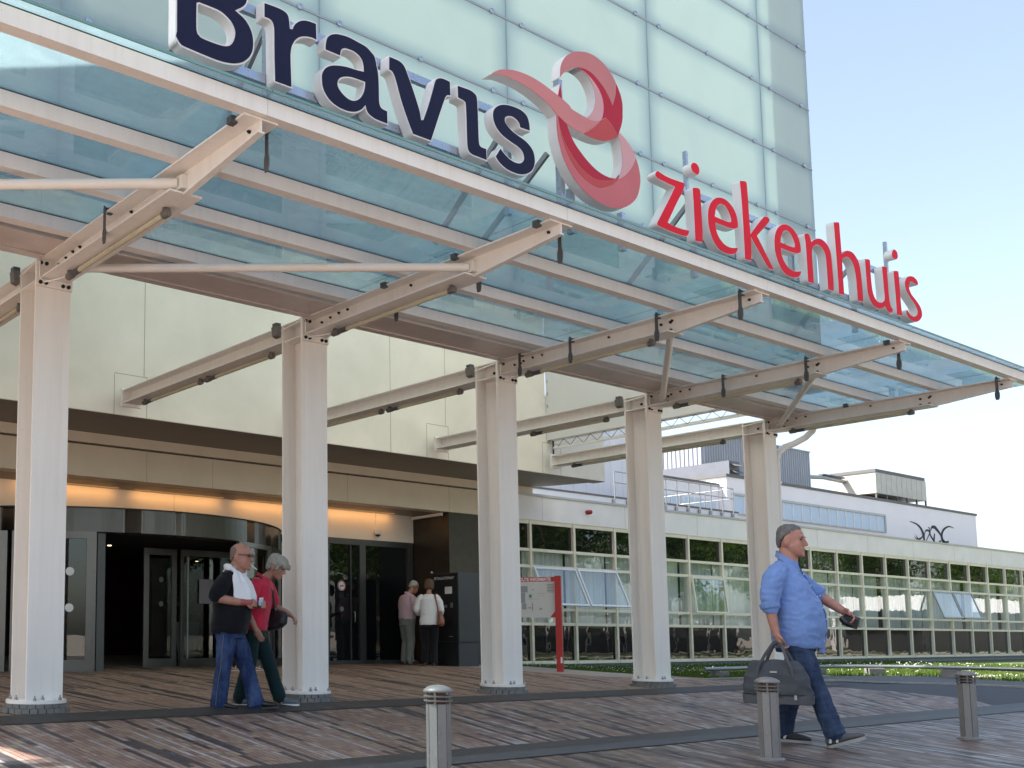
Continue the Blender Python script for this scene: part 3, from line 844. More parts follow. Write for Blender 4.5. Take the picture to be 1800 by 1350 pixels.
LETTERS = {
  'B': ['3.572,4.945 3.583,4.911 3.612,4.883 3.649,4.875 3.825,4.867 3.940,4.866 4.034,4.877 4.107,4.899 4.169,4.934 4.220,4.988 4.249,5.049 4.257,5.116 4.246,5.187 4.214,5.245 4.168,5.288 4.105,5.316c 4.156,5.356 4.185,5.391 4.196,5.423 4.202,5.450', '3.757,5.244c 3.771,5.252c 3.877,5.253 3.943,5.250 3.999,5.231 4.044,5.200 4.069,5.155 4.069,5.116 4.055,5.072 4.028,5.036 3.983,5.016 3.911,5.009 3.803,5.010 3.773,5.021 3.759,5.043 3.756,5.133'],
  'r': ['4.338,5.477c 4.424,5.483 4.496,5.484 4.550,5.475 4.581,5.450 4.590,5.412 4.597,5.359c 4.605,5.359c 4.626,5.400 4.660,5.437 4.703,5.464 4.753,5.480 4.803,5.485 4.854,5.487c 4.859,5.336c 4.802,5.340 4.740,5.327 4.690,5.304 4.653,5.271 4.626,5.231 4.610,5.185 4.604,5.127 4.607,5.026 4.613,4.874c 4.439,4.872c 4.433,5.070 4.430,5.270 4.424,5.319 4.409,5.344 4.383,5.350 4.339,5.348c'],
  'a': ['4.930,5.289c 4.934,5.351 4.952,5.409 4.987,5.445 5.039,5.471 5.104,5.485 5.183,5.491 5.276,5.483 5.364,5.472 5.424,5.442 5.462,5.411 5.485,5.337 5.501,5.261 5.506,5.155 5.507,5.048 5.518,5.008 5.542,4.997 5.594,4.993c 5.597,4.870c 5.526,4.869 5.444,4.874 5.390,4.890 5.360,4.913 5.347,4.946c 5.317,4.911 5.263,4.876 5.203,4.856 5.131,4.850 5.053,4.858 4.983,4.883 4.932,4.925 4.901,4.977 4.892,5.041 4.895,5.089 4.918,5.135 4.953,5.170 5.005,5.198 5.082,5.221 5.161,5.235 5.247,5.241 5.327,5.251c 5.324,5.290 5.311,5.329 5.292,5.349 5.262,5.363 5.228,5.371 5.182,5.371 5.142,5.366 5.113,5.348 5.103,5.324 5.099,5.288c', '5.071,5.072 5.094,5.103 5.140,5.128 5.200,5.144 5.266,5.149 5.340,5.151c 5.336,5.113 5.318,5.060 5.284,5.012 5.238,4.979 5.191,4.970 5.139,4.983 5.094,5.011 5.071,5.040'],
  'v': ['5.607,5.472c 5.675,5.473 5.731,5.470 5.774,5.453 5.802,5.424 5.826,5.382 5.885,5.268 5.955,5.112 5.975,5.034c 5.986,5.038c 6.044,5.173 6.107,5.349 6.131,5.418 6.154,5.451 6.192,5.471 6.245,5.480 6.326,5.477c 6.330,5.336c 6.295,5.331 6.272,5.312 6.248,5.262 6.176,5.089 6.086,4.865c 5.867,4.864c 5.808,4.970 5.739,5.113 5.678,5.275 5.655,5.322 5.634,5.339 5.602,5.340c'],
  'dotless_i': ['6.402,5.471c 6.492,5.477 6.571,5.479 6.626,5.464 6.657,5.433 6.666,5.325 6.669,5.153 6.673,5.027 6.684,5.001 6.708,4.996 6.764,4.998c 6.769,4.876c 6.665,4.878 6.586,4.879 6.539,4.892 6.513,4.931 6.507,5.020 6.504,5.191 6.499,5.316 6.488,5.338 6.450,5.344 6.405,5.347c'],
  'bold_s': ['7.352,5.314c 7.346,5.390 7.314,5.459 7.238,5.494 7.144,5.499 7.043,5.489 6.959,5.465 6.900,5.431 6.857,5.383 6.843,5.320 6.861,5.255 6.909,5.199 6.982,5.161 7.081,5.135 7.165,5.117 7.223,5.092 7.245,5.050 7.237,5.018 7.202,4.988 7.143,4.975 7.067,4.984 7.002,5.013 6.937,5.054c 6.864,4.952c 6.900,4.915 6.956,4.884 7.030,4.862 7.130,4.856 7.223,4.867 7.310,4.901 7.373,4.953 7.405,5.015 7.410,5.077 7.389,5.143 7.338,5.189 7.262,5.222 7.177,5.240 7.102,5.260 7.044,5.291 7.016,5.318 7.017,5.339 7.047,5.364 7.098,5.378 7.148,5.372 7.190,5.351 7.205,5.308c'],
  'z': ['9.302,5.464c 9.410,5.446 9.555,5.442 9.771,5.453c 9.769,5.415 9.732,5.338 9.638,5.217 9.450,4.950c 9.558,4.938 9.693,4.939 9.824,4.951c 9.815,4.915 9.781,4.878 9.725,4.865 9.589,4.860 9.409,4.863 9.267,4.871c 9.254,4.897c 9.386,5.074 9.518,5.254 9.593,5.362c 9.465,5.367 9.322,5.375 9.270,5.391 9.256,5.409 9.273,5.439'],
  'i': ['9.917,5.441c 10.005,5.460 10.049,5.452 10.063,5.405 10.066,5.238 10.072,5.011 10.065,4.872c 9.926,4.858c 9.925,5.053 9.922,5.279', '9.941,5.719 9.907,5.682 9.907,5.648 9.934,5.617 9.984,5.603 10.035,5.607 10.060,5.650 10.054,5.694 10.018,5.723 9.980,5.728'],
  'e': ['10.739,4.970c 10.732,4.934 10.688,4.886 10.604,4.857 10.500,4.846 10.385,4.859 10.289,4.913 10.218,5.006 10.183,5.106 10.185,5.223 10.220,5.316 10.290,5.396 10.388,5.450 10.505,5.466 10.621,5.439 10.706,5.382 10.752,5.307 10.765,5.224 10.749,5.185c 10.673,5.160 10.554,5.150 10.437,5.148 10.321,5.147c 10.330,5.073 10.382,5.001 10.479,4.947 10.596,4.938 10.671,4.951', '10.317,5.221c 10.340,5.294 10.380,5.350 10.440,5.382 10.514,5.383 10.576,5.343 10.623,5.277 10.628,5.244 10.604,5.225 10.501,5.218 10.413,5.219'],
  'k': ['10.841,5.754c 10.934,5.773 10.979,5.763 10.992,5.643 11.001,5.383 11.010,5.185c 11.158,5.324 11.311,5.457c 11.376,5.468 11.422,5.448 11.402,5.398 11.147,5.190c 11.247,5.090 11.363,4.974 11.473,4.865c 11.416,4.858 11.346,4.870 11.236,4.956 11.105,5.067 11.016,5.143c 11.014,4.995 11.003,4.872c 10.873,4.857c 10.870,5.093 10.865,5.394 10.852,5.608'],
  'second_e': ['12.064,4.978c 12.057,4.942 12.013,4.894 11.929,4.865 11.825,4.854 11.710,4.867 11.614,4.921 11.543,5.014 11.508,5.114 11.510,5.231 11.545,5.324 11.615,5.404 11.713,5.458 11.830,5.474 11.946,5.447 12.031,5.390 12.077,5.315 12.090,5.232 12.074,5.193c 11.998,5.168 11.879,5.158 11.762,5.156 11.646,5.155c 11.655,5.081 11.707,5.009 11.804,4.955 11.921,4.946 11.996,4.959', '11.642,5.229c 11.665,5.302 11.705,5.358 11.765,5.390 11.839,5.391 11.901,5.351 11.948,5.285 11.953,5.252 11.929,5.233 11.826,5.226 11.738,5.227'],
  'n': ['12.186,5.438 12.208,5.460 12.263,5.475 12.302,5.461 12.325,5.423 12.342,5.387c 12.408,5.431 12.493,5.464 12.591,5.475 12.686,5.453 12.758,5.402 12.799,5.323 12.812,5.187 12.821,5.005 12.814,4.878c 12.680,4.870c 12.677,4.977 12.673,5.194 12.656,5.300 12.606,5.355 12.526,5.381 12.456,5.373 12.384,5.335 12.351,5.299c 12.343,5.197 12.348,4.983 12.348,4.879c 12.215,4.870c 12.212,5.097 12.206,5.310 12.195,5.394'],
  'h': ['12.908,5.761c 13.002,5.783 13.043,5.777 13.050,5.656 13.063,5.398c 13.141,5.447 13.238,5.475 13.353,5.471 13.453,5.412 13.507,5.326 13.533,5.180 13.545,5.010 13.541,4.882c 13.400,4.870c 13.398,5.035 13.385,5.193 13.336,5.323 13.238,5.382 13.153,5.369 13.065,5.324c 13.064,5.128 13.071,4.879c 12.936,4.866c 12.933,5.154 12.919,5.488'],
  'u': ['13.652,5.457c 13.741,5.473 13.784,5.460 13.783,5.329 13.792,5.167 13.821,5.041 13.900,4.969 14.000,4.964 14.082,4.993 14.122,5.044 14.116,5.176 14.099,5.454c 14.188,5.473 14.238,5.472c 14.240,5.255 14.249,5.057 14.283,4.964 14.326,4.938 14.308,4.891 14.248,4.869 14.160,4.897 14.131,4.936c 14.047,4.893 13.932,4.866 13.802,4.886 13.722,4.946 13.669,5.056 13.660,5.249'],
  'last_i': ['14.411,5.460c 14.512,5.480 14.552,5.464 14.561,5.319 14.571,5.039 14.587,4.891c 14.433,4.878c 14.431,5.125 14.420,5.313', '14.466,5.760 14.414,5.717 14.396,5.668 14.426,5.629 14.496,5.627 14.553,5.656 14.564,5.704 14.535,5.749'],
  's': ['15.095,5.402c 15.002,5.406 14.906,5.410 14.853,5.377 14.833,5.316 14.884,5.246 15.020,5.180 15.122,5.119 15.168,5.047 15.151,4.975 15.056,4.906 14.930,4.875 14.811,4.886 14.733,4.923 14.704,4.974 14.743,5.004c 14.821,4.955 14.915,4.946 15.005,4.983 15.037,5.035 14.986,5.105 14.851,5.183 14.753,5.255 14.717,5.338 14.751,5.419 14.843,5.475 14.966,5.497 15.061,5.476 15.105,5.438'],
}
EMBLEM = [
  ('tail_pink', '6.828,5.698c 6.882,5.741 6.956,5.784 7.044,5.815 7.139,5.838 7.256,5.852 7.381,5.853 7.521,5.838 7.663,5.809 7.786,5.782 7.916,5.741 7.951,5.715 8.051,5.701 8.171,5.689c 8.256,5.689 8.330,5.705 8.393,5.730c 8.328,5.666 8.226,5.588 8.102,5.514c 7.995,5.517 7.878,5.539 7.798,5.567 7.712,5.596 7.621,5.652 7.480,5.698 7.341,5.728 7.204,5.743 7.068,5.743 6.968,5.735 6.888,5.715'),
  ('mid_red', '8.102,5.514c 8.226,5.588 8.328,5.666 8.393,5.730c 8.483,5.786c 8.557,5.749 8.618,5.701 8.660,5.651c 8.613,5.609 8.548,5.574 8.445,5.535 8.345,5.517 8.223,5.511'),
  ('crimson', '8.393,5.730c 8.420,5.774 8.436,5.836 8.440,5.871 8.438,5.915 8.425,5.968 8.381,6.032 8.314,6.088 8.238,6.126 8.154,6.151 8.048,6.159c 8.171,6.182 8.279,6.170 8.378,6.129 8.470,6.070 8.538,6.002 8.590,5.935c 8.622,6.007 8.646,6.083 8.660,6.187c 8.698,6.136 8.735,6.063 8.751,5.983 8.747,5.903 8.744,5.853 8.724,5.781 8.688,5.704 8.660,5.651c 8.618,5.701 8.557,5.749 8.483,5.786c'),
  ('top_pink', '7.794,5.975c 7.798,6.036 7.811,6.100 7.847,6.168 7.909,6.239 7.994,6.295 8.087,6.334 8.211,6.365 8.335,6.367 8.444,6.343 8.537,6.300 8.607,6.249 8.660,6.187c 8.646,6.083 8.622,6.007 8.590,5.935c 8.538,6.002 8.470,6.070 8.378,6.129 8.279,6.170 8.171,6.182 8.048,6.159c 7.972,6.127 7.895,6.077 7.841,6.030'),
  ('light_pink', '8.048,6.159c 8.154,6.151 8.238,6.126 8.314,6.088 8.381,6.032 8.425,5.968 8.438,5.915 8.440,5.871 8.427,5.785 8.393,5.730c 8.330,5.705 8.256,5.689 8.171,5.689c 8.234,5.739 8.279,5.798 8.303,5.845 8.322,5.916 8.316,5.981 8.288,6.049 8.230,6.113 8.154,6.146 8.094,6.159'),
  ('crimson', '7.793,5.917c 7.774,5.848 7.758,5.783c 7.815,5.768c 7.807,5.848'),
  ('crimson', '7.747,5.591c 7.798,5.567 7.872,5.537c 7.921,5.453 7.988,5.377 8.092,5.302 8.209,5.238 8.341,5.193 8.489,5.179 8.597,5.195c 8.664,5.257c 8.629,5.208 8.551,5.167 8.449,5.137 8.325,5.117 8.204,5.125 8.062,5.175 7.947,5.255 7.847,5.353 7.782,5.468'),
  ('mid_red', '7.747,5.591c 7.782,5.468 7.847,5.353 7.947,5.255 8.062,5.175 8.204,5.125 8.325,5.117 8.449,5.137 8.551,5.167 8.629,5.208 8.664,5.257c 8.635,5.201c 8.575,5.141 8.497,5.088 8.395,5.046 8.296,5.033 8.176,5.046 8.058,5.087 7.943,5.167 7.854,5.269 7.796,5.386 7.761,5.509'),
  ('low_pink', '7.724,5.592c 7.724,5.459 7.747,5.333 7.805,5.193 7.904,5.071 8.029,4.977 8.181,4.913 8.362,4.878 8.536,4.880 8.689,4.917 8.822,4.986 8.931,5.083 8.984,5.196 9.003,5.300 8.983,5.404 8.942,5.497c 8.884,5.394 8.787,5.294 8.694,5.228 8.635,5.201c 8.575,5.141 8.497,5.088 8.395,5.046 8.296,5.033 8.176,5.046 8.058,5.087 7.943,5.167 7.854,5.269 7.796,5.386 7.761,5.509 7.747,5.591c'),
  ('light_pink', '8.694,5.689c 8.769,5.653 8.844,5.607 8.906,5.550 8.942,5.497c 8.884,5.394 8.787,5.294 8.694,5.228 8.635,5.201c 8.685,5.292 8.713,5.390 8.708,5.487 8.688,5.589 8.660,5.651c'),
]
sign = thing('hospital_sign', 'raised navy and red lettering with pink ribbon emblem standing on the canopy edge', 'sign', (9.4, 6.0, 4.56))
YS = 5.95
def letter(key, mat, off, extra=None):
    rings = [catmull(e) for e in (extra or LETTERS[key])]
    if key in ('i', 'last_i'):
        b = flat_obj([rings[0]], YS, .095, M['letter_white'], 'letter', sign)
        d = flat_obj([rings[1]], YS, .095, M['letter_white'], 'letter_dot', b)
        flat_obj([rings[0]], YS - .004, .003, mat, 'face', b, -off); flat_obj([rings[1]], YS - .004, .003, mat, 'face', b, -off)
    else:
        b = flat_obj(rings, YS, .095, M['letter_white'], 'letter', sign)
        flat_obj(rings, YS - .004, .003, mat, 'face', b, -off)
Bo = LETTERS['B'][0] + ' 4.197,5.58 4.150,5.69 4.060,5.76 3.950,5.79 3.750,5.795 3.640,5.79 3.570,5.785c'
Bh2 = '3.757,5.370c 3.90,5.380 3.985,5.43 4.01,5.52 3.98,5.60 3.90,5.645 3.757,5.650c'
letter('B', M['navy'], .013, [Bo, LETTERS['B'][1], Bh2])
for k_ in ('r', 'a', 'v', 'dotless_i', 'bold_s'): letter(k_, M['navy'], .011)
for k_ in ('z', 'i', 'e', 'k', 'second_e', 'n', 'h', 'u', 'last_i', 's'): letter(k_, M['sign_red'], .005)
emb = bpy.data.objects.new('emblem', None); COL.objects.link(emb); emb.parent = sign; emb.location = (-1.0, -.05, 1.0)
for nm, enc in EMBLEM:
    rg_ = catmull(enc)
    q = flat_obj([rg_], YS, .10, M['letter_white'], 'emblem_body', emb)
    flat_obj([rg_], YS - .005, .0045, M['emb_' + nm], 'emblem_face', emb, -.0015)
for (a, b, z) in [(3.60, 7.30, 5.455), (3.60, 7.30, 4.94), (9.35, 15.0, 5.455), (9.35, 15.0, 4.94)]:
    MB().box(a, b, 6.05, 6.09, z - .035, z + .035).build('rail', M['clamp'], sign)
for x in (4.49, 7.23, 10.16, 12.19, 13.67):
    p_ = MB().box(x - .025, x + .025, 6.092, 6.142, 4.56, 5.50)
    p_.build('post', M['clamp'], sign)
    MB().bar((x, 6.145, 5.40), (x, 7.05, 4.585), .035, .05).build('strut', M['galv'], sign)
for x, zt in ((7.93, 6.05), (8.07, 5.0), (8.86, 4.95)):
    MB().box(x - .03, x + .03, 6.052, 6.11, 4.56, zt).build('post', M['clamp'], sign)
MB().bar((7.80, 6.12, 5.30), (7.80, 7.10, 4.585), .035, .05).build('strut', M['galv'], sign)
for x, z in ((10.0, 5.60), (14.50, 5.60)):
    MB().box(x - .02, x + .02, 6.047, 6.085, 5.40, 5.90).build('dot_support', M['clamp'], sign)

# ------------------------------------------------------------------ entrance building
ent = thing('entrance_building', 'cream entrance block with overhanging upper wall, lit soffit and dark stone side', 'building', (8, 15, 0))
MB().box(TX0 - .002, TX1 - .23, 13.8, 14.1, 4.07, 16.2).build('upper_wall', M['wall'], ent)
MB().box(TX1 - .228, 19.2, 13.8, 14.1, 4.07, 5.7).build('upper_wall', M['wall'], ent)
MB().box(-6, TX0 - .004, 13.8, 14.1, 4.07, 5.2).build('upper_wall', M['wall'], ent)
so = MB(); so.hexa([(-6, 14.101, 4.07), (19.08, 14.101, 4.07), (18.68, 15.29, 4.07), (-6, 15.29, 4.07), (-6, 14.101, 4.3), (19.08, 14.101, 4.3), (18.68, 15.29, 4.3), (-6, 15.29, 4.3)])
so.build('soffit', M['soffit'], ent)
so = MB().box(-6, 19.2, 13.8, 14.1, 4.062, 4.069).build('soffit_lip', M['soffit'], ent)
MB().box(-6, 18.6, 14.101, 27.3, 4.301, 4.42).build('roof', M['dark_coping'], ent)
sm = MB()
def vseam(x, z0, z1, y=13.798): sm.box(x - .003, x + .003, y, y + .001, z0, z1)
def hseam(x0, x1, z, y=13.798): sm.box(x0, x1, y, y + .001, z - .003, z + .003)
for xb in (XC(2), XC(3), XC(4), XC(5)):
    vseam(xb - .19, 4.075, 4.70); vseam(xb + .38, 4.075, 4.72); hseam(xb - .19, xb + .38, 4.71)
for x in (7.76, 11.2, 14.35): vseam(x + .02, 4.72, 9.4)
vseam(12.95, 4.075, 9.4); vseam(6.0, 4.075, 9.4)
sm.build('panel_seam', M['seam'], ent)
MB().box(-6, 18.66, 15.30, 15.5, 3.893, 4.066).build('upper_band', M['entr_fascia'], ent)
MB().box(-6, 17.05, 15.36, 15.5, 3.856, 3.892).build('shadow_gap', M['seam'], ent)
MB().box(-6, 17.05, 15.30, 15.6, 3.33, 3.855).build('fascia', M['entr_fascia'], ent)
fs_ = MB()
for x in (8.7, 10.05, 13.2, 5.3, 16.0): fs_.box(x - .002, x + .002, 15.298, 15.299, 3.335, 3.85)
fs_.build('panel_seam', M['seam'], ent)
MB().box(-6, 17.05, 15.601, 16.60, 3.33, 3.5).build('lower_soffit', M['soffit'], ent)
MB().box(-6, 15.995, 16.37, 16.6, 2.745, 3.329).build('lit_wall', M['wall'], ent)
wsm = MB()
for x in (9.9, 12.7, 7.0): wsm.box(x - .002, x + .002, 16.368, 16.369, 2.76, 3.32)
wsm.build('panel_seam', M['seam'], ent)
MB().box(16.0, 17.02, 15.32, 17.0, -.05, 3.329).build('stone_wall', M['stone'], ent)
MB().bar((15.9, 16.3, 3.27), (15.93, 15.45, 3.29), .06, .06).build('ceiling_batten', M['steel_light'], ent)
# warm strips that wash the wall above the doors
t = NT('warm_strip'); em = t.n('Emission'); em.inputs[0].default_value = (1, .55, .22, 1); em.inputs[1].default_value = 0.12
M['warm'] = t.done(em.outputs[0])
for x in (3.2, 5.45, 7.7, 9.95, 12.2, 14.35):
    s_ = MB().box(x - .95, x + .95, 16.20, 16.24, 3.322, 3.3295).build('light_strip', M['warm'], ent)
    ld = bpy.data.lights.new('wall_washer', 'AREA'); ld.shape = 'RECTANGLE'; ld.size = 1.9; ld.size_y = .05; ld.energy = 0.9; ld.color = (1, .46, .13)
    lo = bpy.data.objects.new('wall_washer', ld); COL.objects.link(lo); lo.location = (x, 16.20, 3.31)
    lo.rotation_euler = V((0, .55, -1)).to_track_quat('-Z', 'Y').to_euler()
# dark lobby
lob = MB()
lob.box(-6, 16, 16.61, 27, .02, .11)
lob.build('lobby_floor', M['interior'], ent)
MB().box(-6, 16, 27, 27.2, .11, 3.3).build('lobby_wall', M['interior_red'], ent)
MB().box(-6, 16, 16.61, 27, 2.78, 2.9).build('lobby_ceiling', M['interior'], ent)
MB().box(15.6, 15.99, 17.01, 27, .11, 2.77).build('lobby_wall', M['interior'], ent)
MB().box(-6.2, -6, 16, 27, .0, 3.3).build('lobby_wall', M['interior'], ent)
t = NT('small_spot'); em = t.n('Emission'); em.inputs[0].default_value = (1, .75, .45, 1); em.inputs[1].default_value = 2.5
M['spot'] = t.done(em.outputs[0])
for (x, y) in ((8.9, 17.0), (10.1, 17.4), (11.7, 17.3), (7.2, 18.6), (12.4, 19.5), (9.6, 20.5)):
    MB().disc((x, y, 2.372 if (x - 8.99) ** 2 + (y - 19) ** 2 < 17 else 2.775), (0, 0, -1), .035, .006, 12).build('ceiling_spot', M['spot'], ent)
# lobby glimmers: a glazed rear door, and a column's light painted as glow
t = NT('far_daylight'); em = t.n('Emission'); em.inputs[0].default_value = (.75, .85, .9, 1); em.inputs[1].default_value = .12
M['far_light'] = t.done(em.outputs[0])
t = NT('column_glow'); em = t.n('Emission'); em.inputs[0].default_value = (.9, .6, .3, 1); em.inputs[1].default_value = .12
M['far_warm'] = t.done(em.outputs[0])
MB().box(12.15, 12.19, 26.9, 26.99, .55, 1.45).build('rear_window', M['far_light'], ent)
MB().box(12.5, 12.62, 26.9, 26.99, .5, 1.5).build('lit_column', M['far_warm'], ent)
MB().box(11.75, 11.77, 26.9, 26.99, .6, 1.4).build('rear_window', M['far_light'], ent)

# ------------------------------------------------------------------ revolving door
CX, CY, RR = 8.99, 19.0, 4.29
rev = thing('revolving_door', 'big round revolving door drum with brushed metal head and dark glass', 'revolving door', (CX, CY, .1))
def arc(r, a, z): return (CX + r * math.sin(R(a)), CY - r * math.cos(R(a)), z)
def arcwall(mb, r0, r1, a0, a1, z0, z1, n=16):
    for i in range(n):
        b, c = lerp(a0, a1, i / n), lerp(a0, a1, (i + 1) / n)
        mb.hexa([arc(r0, b, z0), arc(r0, c, z0), arc(r1, c, z0), arc(r1, b, z0), arc(r0, b, z1), arc(r0, c, z1), arc(r1, c, z1), arc(r1, b, z1)])
    return mb
t = NT('brushed_metal_head'); p = t.pos()
col = t.mix(t.noise(t.scale(p, (14, 14, .2)), 3, 3), (0.075, 0.073, 0.069, 1), (0.12, 0.117, 0.11, 1))
M['drum'] = t.done(t.bsdf(col, 0.24, 0.85, 0.5))
arcwall(MB(), RR, RR - .2, -52, 52, 2.385, 2.765, 52).build('head', M['drum'], rev, smooth=20)
arcwall(MB(), RR + .02, RR - .2, -52, 52, 2.766, 2.785, 52).build('head_cap', M['rubber'], rev, smooth=20)
MB().prism([arc(RR - .21, a, 0)[:2] for a in range(-60, 61, 4)] + [arc(.5, 60, 0)[:2], arc(.5, -60, 0)[:2]], 2.375, 2.44).build('drum_ceiling', M['interior'], rev)
for a0, a1 in ((-52, -38), (-37, -19)):
    f = MB(); arcwall(f, RR, RR - .07, a0, a0 + 1.6, .10, 2.384, 2); arcwall(f, RR, RR - .07, a1 - 2.1, a1, .10, 2.384, 2)
    arcwall(f, RR, RR - .07, a0 + 1.6, a1 - 2.1, 2.27, 2.384, 8); arcwall(f, RR, RR - .07, a0 + 1.6, a1 - 2.1, .10, .33, 8)
    fo = f.build('side_panel', M['alu'], rev)
    arcwall(MB(), RR - .03, RR - .045, a0 + 1.6, a1 - 2.1, .331, 2.269, 8).build('curved_pane', M['door_glass'], fo)
for a0, a1 in ((19, 37), (38, 52)):
    f = MB(); arcwall(f, RR, RR - .07, a0, a0 + 1.9, .10, 2.384, 2); arcwall(f, RR, RR - .07, a1 - 1.6, a1, .10, 2.384, 2)
    arcwall(f, RR, RR - .07, a0 + 1.9, a1 - 1.6, 2.30, 2.384, 8); arcwall(f, RR, RR - .07, a0 + 1.9, a1 - 1.6, .10, .30, 8)
    fo = f.build('side_panel', M['alu'], rev)
    arcwall(MB(), RR - .03, RR - .045, a0 + 1.9, a1 - 1.6, .301, 2.299, 8).build('curved_pane', M['door_glass'], fo)
MB().box(*(lambda q: (q[0], q[0] + .14, q[1] - .05, q[1] + .25))(arc(RR - .09, -18.9, 0)), .11, 2.37).build('door_jamb', M['dark_alu'], rev)
def wing(x0, x1, y, fr):
    w_ = MB(); w_.box(x0, x0 + fr, y, y + .05, .14, 2.34); w_.box(x1 - fr, x1, y, y + .05, .14, 2.34)
    w_.box(x0 + fr, x1 - fr, y, y + .05, 2.22, 2.34); w_.box(x0 + fr, x1 - fr, y, y + .05, .14, .30)
    o = w_.build('door_wing', M['alu'], rev)
    MB().box(x0 + fr, x1 - fr, y + .02, y + .03, .301, 2.219).build('wing_pane', M['door_glass'], o)
    return o
wa = wing(9.47, 10.18, 16.70, .11); wb = wing(10.22, 11.75, 16.62, .07)
MB().tube([(10.33, 16.55, .3), (10.33, 16.55, 2.2)], .022, 10).build('push_bar', M['galv'], wb, smooth=50)
MB().box(10.62, 10.94, 16.605, 16.612, 1.33, 1.79).build('notice', plain('lilac_grey_paper', (.42, .39, .42), .8), wb)
M['dot_white'] = plain('white_dot_film', (.72, .72, .73), .6)
for (x, z) in ((9.83, 1.76), (9.83, 1.31)): MB().disc((x, 16.688, z), (0, -1, 0), .05, .003, 20).build('safety_dot', plain('grey_dot_film', (.17, .2, .2), .6) if 'dot_grey' not in M else M['dot_grey'], wa)
for a in (-24.6, -42):
    for z in (1.74, 1.16):
        c_ = V(arc(RR + .004 - .035, a, z)); n_v = V((math.sin(R(a)), -math.cos(R(a)), 0))
        MB().disc(c_ + n_v * .006, n_v, .068, .003, 24).build('safety_dot', M['dot_white'], rev)
MB().box(7.65, 10.35, 14.72, 16.3, .09, .1185).build('door_mat', M['interior'], rev)
# planters behind the glass
M['pot'] = plain('white_tall_pot', (.42, .44, .43), .5)
t = NT('indoor_leaves'); c_ = t.ramp(t.noise(t.pos(), 9, 2), [(.3, (.03, .06, .02)), (.6, (.10, .14, .05)), (.75, (.30, .12, .05))]); M['indoor_leaf'] = t.done(t.bsdf(c_, .6))
def leafball(mb, c, rx, rz, n, s, rr):
    vs = []; fs = []
    for _ in range(n):
        d = V((rr.gauss(0, 1), rr.gauss(0, 1), rr.gauss(0, 1))).normalized() * rr.random() ** .4
        q = V(c) + V((d.x * rx, d.y * rx, d.z * rz)); a = V((rr.uniform(-1, 1), rr.uniform(-1, 1), rr.uniform(-1, 1))).normalized(); b = a.orthogonal().normalized()
        sz = s * rr.uniform(.6, 1.4); k = len(vs)
        vs.extend([q - a * sz, q + b * sz * .5, q + a * sz, q - b * sz * .5]); fs.append((k, k + 1, k + 2, k + 3))
    mb.add(vs, fs)
for x, y, lab in ((6.75, 17.6, 'tall white pot of leafy flowers behind the glass at the far left'), (11.35, 18.2, 'tall white pot with a flower arrangement inside the revolving door')):
    pl = thing('planter', lab, 'planter', (x, y, .11), 'planters in the lobby')
    MB().lathe((x, y, 0), [(.17, .11), (.25, .95), (.27, 1.0), (.24, 1.0), (.2, .9), (0, .9)], 24).build('pot', M['pot'], pl, smooth=40)
    lb = MB(); leafball(lb, (x, y, 1.42), .42, .42, 260, .085, random.Random(int(x * 10))); lb.build('plant', M['indoor_leaf'], pl)

# ------------------------------------------------------------------ sliding door
sl = thing('sliding_door', 'dark glass sliding door with grey frame next to the stone wall', 'door', (14.7, 16.4, .15))
f = MB()
f.box(13.50, 15.97, 16.36, 16.46, 2.62, 2.744); f.box(13.50, 13.62, 16.36, 16.46, .15, 2.619); f.box(15.80, 15.97, 16.36, 16.46, .15, 2.619)
f.box(14.44, 14.60, 16.36, 16.46, .15, 2.619); f.box(13.62, 14.44, 16.36, 16.46, .15, .23); f.box(14.60, 15.80, 16.36, 16.46, .15, .23)
fo = f.build('frame', M['dark_alu'], sl)
MB().box(13.62, 14.44, 16.40, 16.41, .231, 2.619).build('glass_leaf', M['spandrel'], sl)
MB().box(14.60, 15.80, 16.40, 16.41, .231, 2.619).build('glass_leaf', M['spandrel'], sl)
MB().box(14.19, 14.215, 16.37, 16.395, .24, 2.6).build('leaf_edge', M['dark_alu'], sl)
MB().tube([(14.28, 16.37, 1.02), (14.28, 16.34, 1.03), (14.28, 16.34, 1.22), (14.28, 16.37, 1.23)], .012, 8).build('handle', M['galv'], sl, smooth=50)
M['prohib_red'] = plain('red_sign_print', (.42, .02, .03), .5)
M['black_print'] = plain('black_print', (.012, .012, .013), .6)
st_ = MB().disc((13.97, 16.398, 1.76), (0, -1, 0), .105, .002, 28).build('no_smoking_sticker', M['dot_white'], sl)
ring = MB(); ring.tube([(13.97 + .092 * math.cos(a), 16.394, 1.76 + .092 * math.sin(a)) for a in [2 * math.pi * i / 24 for i in range(25)]], .008, 6, cap=False)
ring.bar((13.97 + .065, 16.394, 1.76 + .065), (13.97 - .065, 16.394, 1.76 - .065), .003, .014, up=(0, 1, 0)); ring.build('ring', M['prohib_red'], st_)
MB().box(13.915, 14.02, 16.392, 16.395, 1.745, 1.765).build('symbol', M['black_print'], st_)
MB().disc((13.97, 16.398, 1.28), (0, -1, 0), .055, .002, 20).build('safety_dot', plain('dim_dot_film', (.13, .15, .15), .6), sl)
MB().box(12.40, 13.49, 16.40, 16.42, .15, 2.62).build('side_glass', M['spandrel'], sl)
MB().box(13.40, 13.495, 16.36, 16.46, .15, 2.744).build('side_post', M['alu'], sl)

